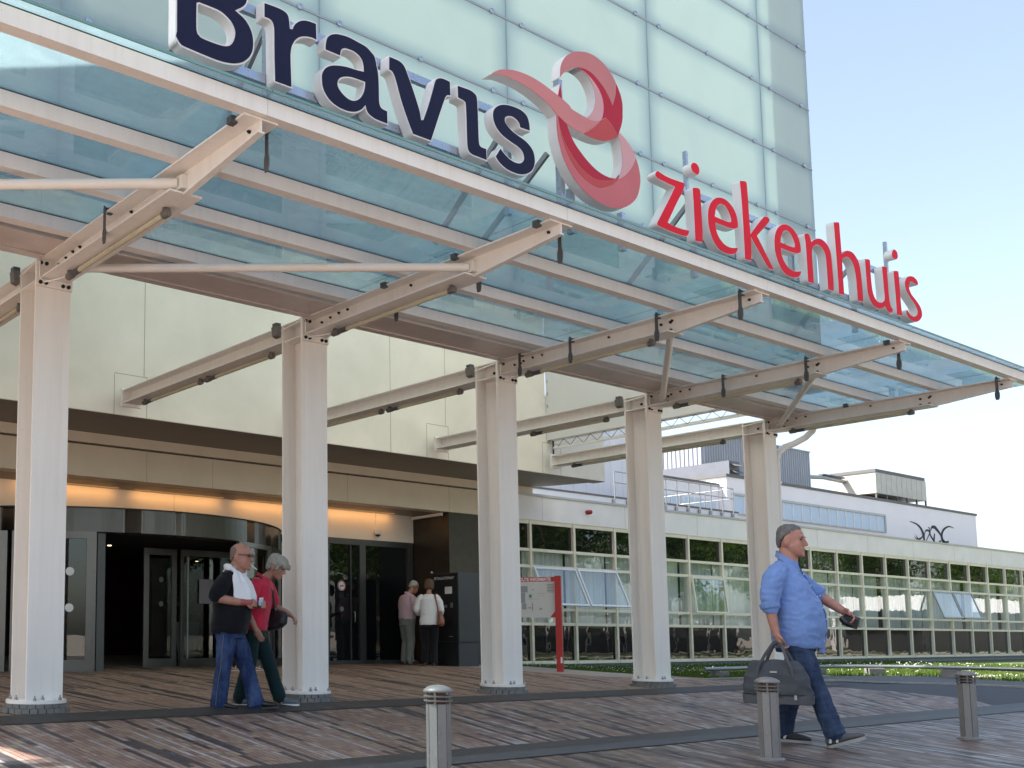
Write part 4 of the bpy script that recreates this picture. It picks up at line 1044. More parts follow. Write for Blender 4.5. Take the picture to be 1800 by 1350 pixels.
sc_ = thing('security_camera', 'small white dome camera with a conduit on the lit wall above the sliding door', 'camera', (14.9, 16.35, 2.85))
MB().lathe((14.9, 16.30, 0), [(0, 2.95), (.07, 2.95), (.07, 2.885), (.062, 2.865)], 20).build('housing', M['dot_white'], sc_, smooth=40)
MB().ell((14.9, 16.30, 2.866), .055, .055, .05).build('dome', M['black_print'], sc_, smooth=60)
MB().tube([(14.9, 16.36, 2.95), (14.9, 16.36, 3.32)], .010, 6).build('conduit', M['dot_white'], sc_, smooth=50)
MB().box(14.87, 14.93, 16.29, 16.369, 2.95, 2.975).build('bracket', M['dot_white'], sc_)

# ------------------------------------------------------------------ payment machine
pm = thing('payment_machine', 'dark grey upright payment machine with BETAALAUTOMAAT lettering', 'payment machine', (15.68, 14.88, .15))
M['machine'] = plain('anthracite_steel', (.014, .015, .017), .45, var=.1)
M['machine_side'] = plain('sky_lit_steel', (.034, .040, .050), .45, var=.08)  # lighter, bluer side tone: sky light painted into the colour
b_ = MB().box(15.38, 15.97, 14.50, 15.25, .62, 2.0).build('cabinet', M['machine_side'], pm, bevel=.008)
MB().box(15.40, 15.97, 14.53, 15.22, .13, .619).build('base', M['machine_side'], pm)
fr_ = MB().box(15.368, 15.379, 14.52, 15.23, .64, 1.98).build('front_panel', M['machine'], pm)
MB().box(15.388, 15.399, 14.54, 15.21, .14, .61).build('lower_panel', M['machine'], pm)
lettering('BETAALAUTOMAAT', .078, M['dot_white'], fr_, (15.366, 15.15, 1.87), (0, -1, 0), (0, 0, 1), .0005, xscale=.78)
MB().box(15.362, 15.366, 14.66, 14.85, 1.58, 1.72).build('screen', M['dot_white'], fr_)
MB().box(15.35, 15.367, 14.64, 14.70, 1.30, 1.40).build('card_slot', M['galv'], fr_)
MB().box(15.35, 15.367, 14.80, 14.86, 1.30, 1.36).build('coin_slot', M['galv'], fr_)
MB().box(15.345, 15.367, 14.62, 14.9, .95, 1.05).build('receipt_tray', M['black_print'], fr_)
MB().ell((15.375, 15.22, 2.03), .02, .02, .02).build('status_lamp', M['dot_white'], pm)
lettering('parkeren', .03, M['dot_white'], fr_, (15.366, 14.76, .72), (0, -1, 0), (0, 0, 1), .0005)

# ------------------------------------------------------------------ information sign
M['post_red'] = plain('red_enamel', (.40, .012, .012), .4, var=.1)
M['board'] = plain('pale_grey_board', (.52, .51, .50), .55, var=.03)
M['map_grey'] = plain('map_grey_print', (.27, .27, .29), .6)
M['map_green'] = plain('map_green_print', (.06, .25, .09), .6)
inf = thing('information_sign', 'red post sign with a site map headed ROUTE INFORMATIE', 'sign', (15.94, 12.54, .1))
D = V((.5, -.866, 0)); Nn = V((-.866, -.5, 0)); P0 = V((15.94, 12.54, 0))
def ib(a0, a1, z0, z1, n0, n1, nm, mt, par):
    c = P0 + D * (a0 + a1) / 2 + Nn * (n0 + n1) / 2 + V((0, 0, (z0 + z1) / 2))
    return MB().obox(c, D * (a1 - a0) / 2, Nn * (n1 - n0) / 2, V((0, 0, (z1 - z0) / 2))).build(nm, mt, par)
ib(-.055, .055, .02, 1.86, -.06, .06, 'post', M['post_red'], inf)
ib(.02, .05, .25, .36, .061, .064, 'post_label', M['dot_white'], inf)
bo_ = ib(-1.30, -.056, 1.76, 1.845, -.015, .015, 'header', M['post_red'], inf)
pan = ib(-1.30, -.056, 1.09, 1.759, -.012, .012, 'map_panel', M['board'], inf)
lettering('ROUTE INFORMATIE', .085, M['dot_white'], bo_, P0 + D * -.125 + Nn * .0165 + V((0, 0, 1.773)), D, (0, 0, 1), .0005, align='RIGHT', xscale=.78, bold=.002)
def mp(a0, a1, z0, z1, m_=None): ib(a0, a1, z0, z1, .013, .0145, 'map_print', m_ or M['map_grey'], pan)
for q in [(-.95, -.55, 1.56, 1.68), (-.85, -.60, 1.36, 1.555), (-.66, -.58, 1.24, 1.355), (-.98, -.74, 1.28, 1.34), (-.98, -.90, 1.2, 1.275), (-.48, -.46, 1.22, 1.36), (-.56, -.49, 1.26, 1.28), (-.76, -.67, 1.19, 1.21), (-.34, -.30, 1.23, 1.27), (-.47, -.44, 1.60, 1.62), (-.38, -.22, 1.535, 1.54), (-.38, -.24, 1.49, 1.495), (-.55, -.34, 1.43, 1.435)]: mp(*q)
mp(-.53, -.48, 1.46, 1.52, M['map_green'])
for i in range(6): ib(-.20, -.07, 1.70 - i * .028, 1.707 - i * .028, .013, .0145, 'map_print', M['black_print'], pan)
fc = MB(); c0 = P0 + D * -.056 + Nn * .013
fc.add([c0 + V((0, 0, 1.09)), c0 + D * -.10 + V((0, 0, 1.09)), c0 + V((0, 0, 1.21)), c0 + Nn * .003 + V((0, 0, 1.09)), c0 + Nn * .003 + D * -.10 + V((0, 0, 1.09)), c0 + Nn * .003 + V((0, 0, 1.21))], [(0, 1, 2), (3, 5, 4), (0, 3, 4, 1), (1, 4, 5, 2), (2, 5, 3, 0)])
fc.build('corner_flash', M['post_red'], pan)

# ------------------------------------------------------------------ low wing with ribbon windows
wng = thing('low_wing', 'long single storey wing with white fascia and five rows of cream framed windows', 'building', (38, 16, 0))
WX0, WX1 = 17.03, 58.0
MB().box(WX0 + .021, WX1, 15.28, 15.6, 3.33, 3.87).build('fascia', M['fascia'], wng)
MB().box(WX0 + .021, WX1, 15.25, 15.62, 3.871, 3.925).build('coping', M['coping'], wng)
fs_ = MB()
x = 18.95
while x < WX1:
    fs_.box(x - .002, x + .002, 15.278, 15.279, 3.335, 3.865); x += 3.04
fs_.build('panel_seam', M['seam'], wng)
MB().box(WX0 + .021, WX1, 15.601, 30, 3.70, 3.86).build('roof', M['dark_coping'], wng)
MB().box(WX0, WX1, 15.33, 15.6, -.12, .115).build('plinth', M['plinth'], wng)
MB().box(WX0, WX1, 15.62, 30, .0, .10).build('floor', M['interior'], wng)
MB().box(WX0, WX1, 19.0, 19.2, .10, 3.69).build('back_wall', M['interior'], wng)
PITCH = 1.521
def window_frame_mesh():
    mb = MB(); w_ = PITCH
    mb.box(-.035, .035, 15.29, 15.42, .12, 3.329)
    for z0, z1 in ((.12, .195), (.98, 1.045), (1.31, 1.375), (2.26, 2.325), (2.63, 2.695), (3.245, 3.329)):
        mb.box(.0351, w_ - .0351, 15.305, 15.42, z0, z1)
    mb.box(.0351, w_ - .0351, 15.27, 15.304, .12, .145)
    return mb.mesh('window', M['win_frame'])
def pane_mesh(skip_mid):
    mb = MB(); w_ = PITCH
    rows = [(.196, .979, 1), (1.046, 1.309, 0), (1.376, 2.259, 0), (2.326, 2.629, 0), (2.696, 3.244, 1)]
    for i, (a, b, d) in enumerate(rows):
        if i == 2 and skip_mid: continue
        mb.cur = d; mb.box(.036, w_ - .036, 15.36, 15.366, a, b)
    return mb.mesh('pane', [M['clear_glass'], M['spandrel']])
def curtain_mesh(seed):
    r_ = random.Random(seed); mb = MB(); w_ = PITCH; n = 60
    gap = r_.choice([(0, 0), (0, 0), (.0, .12), (.16, 0), (.0, .25)])
    vs = []; fs = []
    for i in range(n + 1):
        x = lerp(.03 + gap[0] * w_, w_ - .03 - gap[1] * w_, i / n)
        y = 15.60 + .018 * math.sin(i * .9 + seed) + .01 * math.sin(i * 2.3 + seed * 2)
        vs += [(x, y, .95), (x, y, 2.72)]
    for i in range(n): fs.append((2 * i, 2 * i + 2, 2 * i + 3, 2 * i + 1))
    mb.add(vs, fs)
    return mb.mesh('curtain', M['curtain'], 60)
WM, PM0, PM1 = window_frame_mesh(), pane_mesh(False), pane_mesh(True)
CM = [curtain_mesh(i) for i in range(5)]
def sash(parent, x0, out, fmat):
    w_ = PITCH; hz, hy = 2.27, 15.29; L = .93; a = math.asin(min(.95, out / L))
    dn = V((0, -math.sin(a), -math.cos(a))); nn = V((0, -math.cos(a), math.sin(a)))
    def pt(x, d, n): return V((x, hy, hz)) + dn * d + nn * n
    mb = MB(); fw = .045
    def bx(xa, xb, d0, d1): mb.hexa([pt(xa, d1, 0), pt(xb, d1, 0), pt(xb, d1, .04), pt(xa, d1, .04), pt(xa, d0, 0), pt(xb, d0, 0), pt(xb, d0, .04), pt(xa, d0, .04)])
    xa, xb = x0 + .03, x0 + w_ - .03
    bx(xa, xa + fw, 0, L); bx(xb - fw, xb, 0, L); bx(xa + fw, xb - fw, 0, fw); bx(xa + fw, xb - fw, L - fw, L)
    o = mb.build('open_sash', fmat, parent)
    g = MB(); g.hexa([pt(xa + fw, L - fw, .016), pt(xb - fw, L - fw, .016), pt(xb - fw, L - fw, .024), pt(xa + fw, L - fw, .024), pt(xa + fw, fw, .016), pt(xb - fw, fw, .016), pt(xb - fw, fw, .024), pt(xa + fw, fw, .024)])
    g.build('sash_pane', M['clear_glass'], o)
nb = int((WX1 - WX0) / PITCH)
rw = random.Random(11)
for i in range(nb):
    x = WX0 + i * PITCH
    opened = i in (1, 2, 14, 15, 22)
    w_ = inst(WM, 'window', wng, (x, 0, 0))
    p_ = inst(PM1 if opened else PM0, 'pane', w_, (x, 0, 0))
    cu = inst(CM[rw.randrange(5)], 'curtain', w_, (x, 0, 0))
    if opened: sash(w_, x, .36 if i < 5 else .30, M['sash_frame'] if i < 5 else M['sash_grey'])
    if i == 5: sash(w_, x, .10, M['win_frame'])
MB().box(WX1 - .036, WX1 + .4, 15.28, 30, -.12, 3.329).build('end_wall', M['fascia'], wng)
be = thing('alarm_beacon', 'small red alarm beacon on the white fascia between two canopy columns', 'alarm', (20.53, 15.25, 3.63))
M['beacon'] = plain('red_beacon', (.30, .006, .01), .3)
MB().tube([(20.53, 15.279, 3.63), (20.53, 15.25, 3.63)], .05, 16).build('mount', M['strap'], be, smooth=50)
MB().tube([(20.53, 15.249, 3.63), (20.53, 15.19, 3.63), (20.53, 15.15, 3.63), (20.53, 15.13, 3.63)], [.055, .055, .045, .02], 16).build('lens', M['beacon'], be, smooth=50)

# ------------------------------------------------------------------ parapet and railing on the roof
par = thing('roof_parapet', 'low bluish white parapet wall on the flat roof', 'wall', (24, 16.7, 3.93))
MB().box(17.5, 29.3, 16.6, 16.8, 3.87, 4.34).build('wall', M['pale_blue_panel'], par)
MB().box(17.5, 29.3, 16.57, 16.83, 4.341, 4.385).build('coping', M['dark_coping'], par)
rl = thing('roof_railing', 'thin grey steel guard railing fixed outside the roof parapet', 'railing', (26, 16.5, 4.2))
for x in (23.39, 23.98, 24.55, 25.1, 25.65, 26.17, 26.73, 27.27, 27.83, 28.4, 28.96):
    p_ = MB().tube([(x, 16.53, 4.20), (x, 16.53, 5.03)], .018, 8); p_.tube([(x, 16.56, 4.15), (x, 16.56, 4.30)], .035, 8)
    p_.build('post', M['galv'], rl, smooth=50)
for z in (5.03, 4.74): MB().tube([(23.39, 16.53, z), (28.96, 16.53, z), (28.96, 19.0, z)], .015, 8).build('rail', M['galv'], rl, smooth=50)
for y in (17.4, 18.2, 19.0): MB().tube([(28.96, y, 3.9), (28.96, y, 5.03)], .018, 8).build('post', M['galv'], rl, smooth=50)
for z in (4.74, 4.9): MB().tube([(28.9, 19.0, z), (24.5, 19.0, z)], .013, 8).build('rail', M['galv'], rl, smooth=50)

# ------------------------------------------------------------------ buildings on and behind the wing
ub = thing('white_upper_building', 'plain white upper storey with a strip of small windows and a black drawing', 'building', (45, 22, 3.9))
MB().box(34.65, 55.2, 20, 30, 3.87, 6.34).build('wall', M['white_render'], ub)
MB().box(34.6, 55.25, 19.96, 30, 6.341, 6.44).build('roof_edge', M['dark_coping'], ub)
f = MB(); f.box(34.95, 46.25, 19.93, 19.999, 5.70, 5.78); f.box(34.95, 46.25, 19.93, 19.999, 5.03, 5.075); f.box(46.16, 46.25, 19.93, 19.999, 5.076, 5.699)
f.build('window_surround', M['coping'], ub)
for i in range(17):
    x = 34.98 + i * .66
    w_ = MB().box(x, x + .045, 19.945, 19.998, 5.076, 5.699).build('window', M['dot_white'], ub)
    MB().box(x + .046, x + .659, 19.975, 19.995, 5.077, 5.698).build('pane', M['blind'], w_)
M['mural'] = plain('black_mural_paint', (.03, .03, .035), .8)
mural_par = bpy.data.objects.new('mural', None); COL.objects.link(mural_par); mural_par.parent = ub; mural_par.location = (5, -2, 1.5)
def stroke(pts, ws):
    n = 14; P = []
    for i in range(len(pts) - 1):
        p0 = pts[max(i - 1, 0)]; p1 = pts[i]; p2 = pts[i + 1]; p3 = pts[min(i + 2, len(pts) - 1)]
        for s in range(6):
            t_ = s / 6
            P.append(tuple(.5 * (2 * b + (-a + c) * t_ + (2 * a - 5 * b + 4 * c - d) * t_ ** 2 + (-a + 3 * b - 3 * c + d) * t_ ** 3) for a, b, c, d in zip(p0, p1, p2, p3)))
    P.append(pts[-1]); m = len(P); vs = []
    for i, (x, z) in enumerate(P):
        a = P[max(i - 1, 0)]; b = P[min(i + 1, m - 1)]; dx, dz = b[0] - a[0], b[1] - a[1]; L = math.hypot(dx, dz) or 1
        w_ = pw(i / (m - 1), ws) / 2
        vs += [(x - dz / L * w_, 19.994, z + dx / L * w_), (x + dz / L * w_, 19.994, z - dx / L * w_)]
    mb = MB(); mb.add(vs, [(2 * i, 2 * i + 1, 2 * i + 3, 2 * i + 2) for i in range(m - 1)])
    mb.build('mural_stroke', M['mural'], mural_par)
for pts_, ws_ in [
 ([(48.5, 5.66), (49.09, 5.59), (49.46, 5.45), (49.66, 5.26), (49.73, 5.06), (49.78, 4.90)], [(0, .02), (.3, .10), (.7, .22), (1, .16)]),
 ([(52.8, 5.63), (52.27, 5.67), (51.76, 5.51), (51.52, 5.28), (51.55, 5.04), (51.78, 4.90)], [(0, .02), (.3, .09), (.7, .2), (1, .2)]),
 ([(49.8, 5.06), (49.86, 5.24), (50.01, 5.36), (50.27, 5.36), (50.32, 5.24), (50.17, 5.11), (49.95, 4.90)], [(0, .05), (.5, .09), (1, .05)]),
 ([(50.2, 5.52), (50.35, 5.46), (50.34, 5.33), (50.21, 5.39)], [(0, .04), (.5, .08), (1, .03)]),
 ([(50.45, 5.38), (50.57, 5.53), (50.84, 5.55), (51.1, 5.44), (51.38, 5.27), (51.46, 5.12)], [(0, .06), (.5, .18), (1, .08)]),
 ([(50.41, 5.37), (50.38, 5.2), (50.56, 5.04), (50.81, 4.88)], [(0, .05), (.5, .12), (1, .06)]),
 ([(50.8, 5.27), (50.74, 5.08), (50.68, 4.90)], [(0, .10), (1, .16)]),
 ([(48.85, 5.02), (49.16, 4.93), (49.43, 4.98), (49.64, 5.08)], [(0, .02), (.5, .10), (1, .05)]),
 ([(48.95, 5.12), (49.2, 4.96)], [(0, .01), (1, .07)]),
 ([(51.2, 4.99), (51.33, 4.90), (51.41, 5.04)], [(0, .04), (.5, .12), (1, .04)]),
 ([(51.57, 4.96), (51.85, 4.95), (52.17, 4.99)], [(0, .1), (.6, .08), (1, .1)])]:
    stroke(pts_, ws_)
mb_ = thing('pale_blue_block', 'tall pale blue panelled stair block behind the roof parapet', 'building', (23, 20, 3.9))
MB().box(20.3, 26.5, 18, 20.2, 3.87, 7.2).build('wall', M['pale_blue_panel'], mb_)
sm = MB()
for i in range(10): sm.box(20.9 + i * .55, 20.906 + i * .55, 17.997, 17.999, 3.9, 7.15)
sm.build('panel_seam', M['coping'], mb_)
mw = thing('white_middle_block', 'low white block with a strip of windows behind the roof railing', 'building', (31, 24, 3.9))
MB().box(27.21, 34.64, 20.3, 30, 3.87, 6.05).build('wall', M['white_render'], mw)
MB().box(27.21, 34.64, 20.25, 30, 6.051, 6.12).build('roof_edge', M['dark_coping'], mw)
for i in range(10):
    x = 27.6 + i * .68
    w_ = MB().box(x, x + .06, 20.23, 20.299, 4.95, 5.5).build('window', M['dot_white'], mw)
    MB().box(x + .061, x + .679, 20.26, 20.29, 4.95, 5.5).build('pane', M['blind'], w_)
ph = thing('roof_plant_room', 'corrugated grey metal plant room on the flat roof', 'plant room', (40, 24, 6.44))
PX0, PX1, PY0, PY1, PZ0, PZ1 = 36.55, 44.45, 22.0, 28.0, 6.3, 8.47
mb = MB(); vs = []; n = 0
def corr(p0, p1, nrm, cnt):
    prof = []
    for i in range(cnt):
        for f_, d_ in ((0, 0), (.45, 0), (.55, .04), (.9, .04)):
            prof.append(((i + f_) / cnt, d_))
    prof.append((1, 0)); vs = []
    for f_, d_ in prof:
        q = V(p0).lerp(V(p1), f_) + V(nrm) * d_
        vs += [(q.x, q.y, PZ0), (q.x, q.y, PZ1)]
    m = len(prof); mb.add(vs, [(2 * i, 2 * i + 2, 2 * i + 3, 2 * i + 1) for i in range(m - 1)])
corr((PX0, PY0, 0), (PX1, PY0, 0), (0, -1, 0), 46); corr((PX0, PY1, 0), (PX0, PY0, 0), (-1, 0, 0), 34)
mb.build('wall', M['corrugated'], ph)
MB().box(PX0 + .02, PX1, PY0 + .02, PY1, PZ0, PZ1 - .01).build('core', M['corrugated'], ph)
MB().box(PX0 - .06, PX1 + .03, PY0 - .06, PY1, PZ1 + .001, PZ1 + .05).build('roof_edge', M['corrugated'], ph)
MB().box(39.6, 39.64, 21.94, 21.955, PZ0, PZ1).build('downpipe', M['dark_coping'], ph)
for z in (8.1, 7.7): MB().box(36.47, 36.49, 25.2, 27.0, z, z + .04).build('ladder_rung', M['dot_white'], ph)
dc = thing('air_duct', 'dark grey duct box with louvres in front of the corrugated plant room', 'duct', (36.1, 21.7, 6.44))
MB().box(35.75, 36.44, 20.5, 23.3, 6.445, 7.09).build('casing', M['duct'], dc)
lv = MB()
for z in (6.62, 6.86): lv.hexa([(35.85, 20.3, z), (36.40, 20.3, z), (36.40, 20.499, z + .12), (35.85, 20.499, z + .12), (35.85, 20.3, z + .02), (36.40, 20.3, z + .02), (36.40, 20.499, z + .15), (35.85, 20.499, z + .15)])
lv.build('louvre', M['dark_coping'], dc)
hv = thing('cooling_unit', 'boxy galvanised cooling unit standing on legs on the roof', 'air conditioner', (50.3, 22, 6.44))
MB().box(47.98, 52.78, 21.0, 22.86, 6.95, 7.86).build('casing', M['hvac'], hv)
MB().box(47.95, 52.65, 20.98, 22.88, 7.861, 8.0).build('top_rim', M['dark_coping'], hv)
for x in (48.0, 48.95, 49.9, 50.85, 51.8, 52.7):
    MB().box(x, x + .06, 21.0, 21.06, 6.44, 6.949).build('leg', M['dark_coping'], hv); MB().box(x, x + .06, 22.75, 22.81, 6.44, 6.949).build('leg', M['dark_coping'], hv)
MB().box(48.1, 51.5, 21.5, 22.6, 6.55, 6.9).build('coil', M['dark_coping'], hv)
sm = MB()
for i in range(1, 10): sm.box(47.98 + i * .48, 47.986 + i * .48, 20.996, 20.999, 6.96, 7.85)
sm.build('panel_seam', M['dark_coping'], hv)
pp = thing('connecting_pipe', 'short grey pipe between the plant room and the cooling unit', 'pipe', (46, 22.3, 7.6))
MB().tube([(44.46, 22.4, 7.52), (46.2, 22.3, 7.62), (47.97, 22.3, 7.58)], .09, 10).build('pipe', M['galv'], pp, smooth=50)
MB().box(46.0, 47.9, 22.2, 22.4, 7.70, 7.76).build('tray', M['duct'], pp)

# ------------------------------------------------------------------ bollards
M['boll'] = NT('weathered_bollard_paint'); t = M['boll']; p = t.pos()
d1 = t.ramp(t.noise(t.scale(p, (1, 1, .5)), 26, 5, .7), [(.5, (0, 0, 0)), (.68, (1, 1, 1))]); d2 = t.ramp(t.noise(p, 120, 2, .5), [(.70, (0, 0, 0)), (.74, (1, 1, 1))])
col = t.mix(t.math('MULTIPLY', d1, .4), (.20, .19, .18, 1), (.13, .12, .11, 1)); col = t.mix(t.math('MULTIPLY', d2, .7), col, (.55, .54, .52, 1))
M['boll'] = t.done(t.bsdf(col, .45, .15, .5, t.bump(t.noise(p, 90, 3), .1, .003)))
M['boll_in'] = plain('rusty_lamp_core', (.10, .045, .03), .6, var=.4, scale=30)
def bollard(x, y, label, lean):
    z = zg(x, y)
    b = thing('bollard', label, 'bollard', (x, y, z), 'light bollards along the street')
    prof = []
    for i in range(8):
        a = math.pi / 8 + i * math.pi / 4 + .3
        for da, rr in ((-.16, .068), (-.05, .070), (0, .064), (.05, .070), (.16, .068)): prof.append((x + rr * math.cos(a + da), y + rr * math.sin(a + da)))
    sh = MB().prism(prof, z, z + .485); sh.lathe((x, y, z), [(.098, 0), (.098, .012), (.080, .022), (.07, .022)], 24); sh.build('shaft', M['boll'], b, smooth=25)
    for zz in (.503, .528): MB().lathe((x, y, z), [(.045, zz), (.082, zz - .003), (.084, zz + .004), (.045, zz + .009)], 28).build('louvre_ring', M['boll'], b, smooth=40)
    MB().lathe((x, y, z), [(.045, .48), (.045, .56)], 20).build('lamp_core', M['boll_in'], b, smooth=40)
    for a in range(4):
        an = a * math.pi / 2 + .5; MB().tube([(x + .066 * math.cos(an), y + .066 * math.sin(an), z + .48), (x + .066 * math.cos(an), y + .066 * math.sin(an), z + .56)], .007, 6).build('rod', M['boll'], b, smooth=50)
    MB().lathe((x, y, z), [(.0, .552), (.082, .552), (.085, .558), (.083, .566), (.060, .582), (.03, .592), (0, .595)], 28).build('cap', M['boll'], b, smooth=50)
    return b
bollard(4.40, 4.32, 'grey light bollard nearest to the camera, its foot cut off by the picture edge', 0)
bollard(7.50, 4.09, 'grey light bollard in front of the man in the blue shirt', 0)
bollard(10.60, 4.00, 'grey light bollard at the far right with the grass strip behind its top', 0)

# ------------------------------------------------------------------ low pipe barrier along the lawn
ba = thing('low_barrier', 'long low steel pipe barrier on concrete blocks along the lawn', 'barrier', (21, 10, 0))
pth = [(17.62, 10.73), (19.3, 10.72), (20.8, 10.65), (21.8, 10.48), (22.6, 10.1), (23.1, 9.5), (23.25, 8.8), (23.15, 8.0), (22.8, 7.0), (22.2, 5.8)]
MB().tube([(a, b, .165) for a, b in pth], .036, 12).build('pipe', M['galv'], ba, smooth=60)
for (x, y, an) in ((18.05, 10.70, 0), (21.2, 10.56, -.2), (22.55, 10.1, -.7), (23.2, 9.0, -1.45), (22.95, 7.45, -1.9)):
    u = V((math.cos(an), math.sin(an), 0)); w_ = V((-u.y, u.x, 0))
    MB().obox((x, y, .055), u * .15, w_ * .10, V((0, 0, .072))).build('block', M['concrete'], ba, bevel=.008)
    MB().box(x - .01, x + .01, y - .01, y + .01, .125, .14).build('pin', M['galv'], ba)

# ------------------------------------------------------------------ people
def ring_loft(mb, rings, n=20):
    # rings: (centre, axisU, axisV, exponent) ; closed ends
    vs = []; fs = []
    for (c, u, v, ex) in rings:
        c, u, v = V(c), V(u), V(v)
        for k in range(n):
            a = 2 * math.pi * k / n; ca, sa = math.cos(a), math.sin(a)
            vs.append(c + u * math.copysign(abs(ca) ** (2 / ex), ca) + v * math.copysign(abs(sa) ** (2 / ex), sa))
    for i in range(len(rings) - 1):
        for k in range(n):
            k2 = (k + 1) % n; fs.append((i * n + k, i * n + k2, (i + 1) * n + k2, (i + 1) * n + k))
    fs.append(tuple(range(n - 1, -1, -1))); fs.append(tuple((len(rings) - 1) * n + k for k in range(n)))
    return mb.add(vs, fs)
def limb(mb, pts, rad, n=14, flat=1.0, ends=True):
    # rounded tapered limb through the joints, smoothly interpolated
    P = [V(p) for p in pts]; m = len(P); Q = []; RS = []
    for i in range(m - 1):
        p0 = P[max(i - 1, 0)]; p1 = P[i]; p2 = P[i + 1]; p3 = P[min(i + 2, m - 1)]
        for s in range(6):
            t_ = s / 6
            Q.append(p1.lerp(p2, t_) * .6 + (.5 * (2 * p1 + (p2 - p0) * t_ + (2 * p0 - 5 * p1 + 4 * p2 - p3) * t_ ** 2 + (3 * p1 - p0 - 3 * p2 + p3) * t_ ** 3)) * .4); RS.append(lerp(rad[i], rad[i + 1], t_))
    Q.append(P[-1]); RS.append(rad[-1])
    if ends:
        d0 = (Q[0] - Q[1]).normalized(); d1 = (Q[-1] - Q[-2]).normalized()
        Q = [Q[0] + d0 * RS[0] * .95, Q[0] + d0 * RS[0] * .7] + Q + [Q[-1] + d1 * RS[-1] * .7, Q[-1] + d1 * RS[-1] * .95]
        RS = [RS[0] * .3, RS[0] * .72] + RS + [RS[-1] * .72, RS[-1] * .3]
    return mb.tube(Q, RS, n)
def fuse(mb, name, mat, parent, voxel=.008, smooth=4, fold=0.0, fscale=(7, 7, 3), seed=0.0):
    me = mb.mesh('tmp', mat)
    ob = bpy.data.objects.new('tmp', me); COL.objects.link(ob)
    rm = ob.modifiers.new('r', 'REMESH'); rm.mode = 'VOXEL'; rm.voxel_size = voxel; rm.use_smooth_shade = True
    if smooth:
        sm_ = ob.modifiers.new('s', 'SMOOTH'); sm_.factor = .5; sm_.iterations = smooth
    dg = bpy.context.evaluated_depsgraph_get()
    nm = bpy.data.meshes.new_from_object(ob.evaluated_get(dg))
    bpy.data.objects.remove(ob)
    nm.materials.clear(); nm.materials.append(mat)
    if fold:
        nrm = [V(q.normal) for q in nm.vertices]
        for q, nn in zip(nm.vertices, nrm):
            c = q.co
            a = noise.noise(V((c.x * fscale[0] + seed, c.y * fscale[1], c.z * fscale[2])))
            b = 1 - abs(noise.noise(V((c.x * fscale[0] * 1.3 + 5 + c.z * 2, c.y * fscale[1] * 1.3, c.z * fscale[2] * 2.2 + seed)))) * 2
            q.co = c + nn * fold * (a * .7 + b * .6)
    nm.polygons.foreach_set('use_smooth', [True] * len(nm.polygons)); nm.update()
    nm.name = name
    o = bpy.data.objects.new(name, nm); COL.objects.link(o); o.parent = parent
    return o
def smooth_obj(mb, name, mat, parent, angle=50):
    me = mb.mesh(name, mat, angle); o = bpy.data.objects.new(name, me); COL.objects.link(o); o.parent = parent
    return o

def skin(name, c):
    t = NT(name); p = t.pos()
    f = t.noise(p, 22, 4, .6)
    col = t.mix(t.ramp(f, [(.35, (0, 0, 0)), (.65, (1, 1, 1))]), C3((c[0] * .93, c[1] * .82, c[2] * .80)), C3(c))
    return t.done(t.bsdf(col, .52, 0, .4, t.bump(t.noise(p, 160, 3), .12, .002), **{'Subsurface Weight': .08, 'Subsurface Radius': (.012, .005, .003)}))
def cloth(name, c, var=.12, sc=14.0, weave=420, sheen=.15, stretch=(1, 1, .5), bumpk=.3):
    t = NT(name); p = t.obj()
    f = t.ramp(t.noise(t.scale(p, stretch), sc, 5, .62), [(.3, (0, 0, 0)), (.7, (1, 1, 1))])
    col = t.mix(f, C3(c, 1 - var), C3(c, 1 + var))
    h = t.math('ADD', t.math('MULTIPLY', t.noise(t.scale(p, (1, 1, .6)), sc * 1.6, 4), 1.0), t.math('MULTIPLY', t.noise(p, weave, 1), .12))
    return t.done(t.bsdf(col, .85, 0, .2, t.bump(h, bumpk, .012), **{'Sheen Weight': sheen}))
def denim(name, c, fade):
    t = NT(name); p = t.obj()
    f1 = t.ramp(t.noise(t.scale(p, (1, 1, .45)), 7, 5, .65), [(.40, (0, 0, 0)), (.68, (1, 1, 1))])
    f2 = t.noise(t.scale(p, (1, 1, .15)), 130, 2)
    col = t.mix(f1, C3(c), C3(fade)); col = t.mix(t.math('MULTIPLY', f2, .35), col, C3(c, .5))
    h = t.math('ADD', t.noise(t.scale(p, (1, 1, 1.6)), 16, 4), t.math('MULTIPLY', t.noise(p, 300, 1), .15))
    return t.done(t.bsdf(col, .85, 0, .2, t.bump(h, .45, .014)))
M['skin_a'] = skin('tanned_skin', (.40, .215, .155))
M['skin_b'] = skin('ruddy_skin', (.40, .205, .15))
M['skin_c'] = skin('weathered_skin', (.36, .20, .145))
M['skin_red'] = skin('flushed_skin', (.36, .10, .09))
M['eye'] = plain('dark_eye', (.02, .015, .012), .2)
M['lip'] = plain('lip_skin', (.27, .095, .08), .5)
def hairmat(name, a, b):
    t = NT(name); p = t.obj()
    col = t.mix(t.noise(t.scale(p, (30, 110, 16)), 1.0, 4, .6), C3(a), C3(b))
    return t.done(t.bsdf(col, .55, 0, .35, t.bump(t.noise(t.scale(p, (30, 120, 16)), 1.2, 3), .7, .008)))
M['hair_grey'] = hairmat('short_grey_hair', (.035, .033, .032), (.21, .20, .19))
M['hair_silver'] = hairmat('silver_hair', (.11, .105, .09), (.46, .44, .38))
M['hair_stub'] = hairmat('cropped_hair', (.13, .085, .07), (.24, .17, .14))
M['hair_white'] = hairmat('white_hair', (.30, .29, .28), (.52, .50, .48))
M['hair_brown'] = hairmat('brown_bob', (.045, .026, .015), (.14, .085, .05))
M['shoe_black'] = plain('black_shoe_leather', (.012, .012, .013), .35)
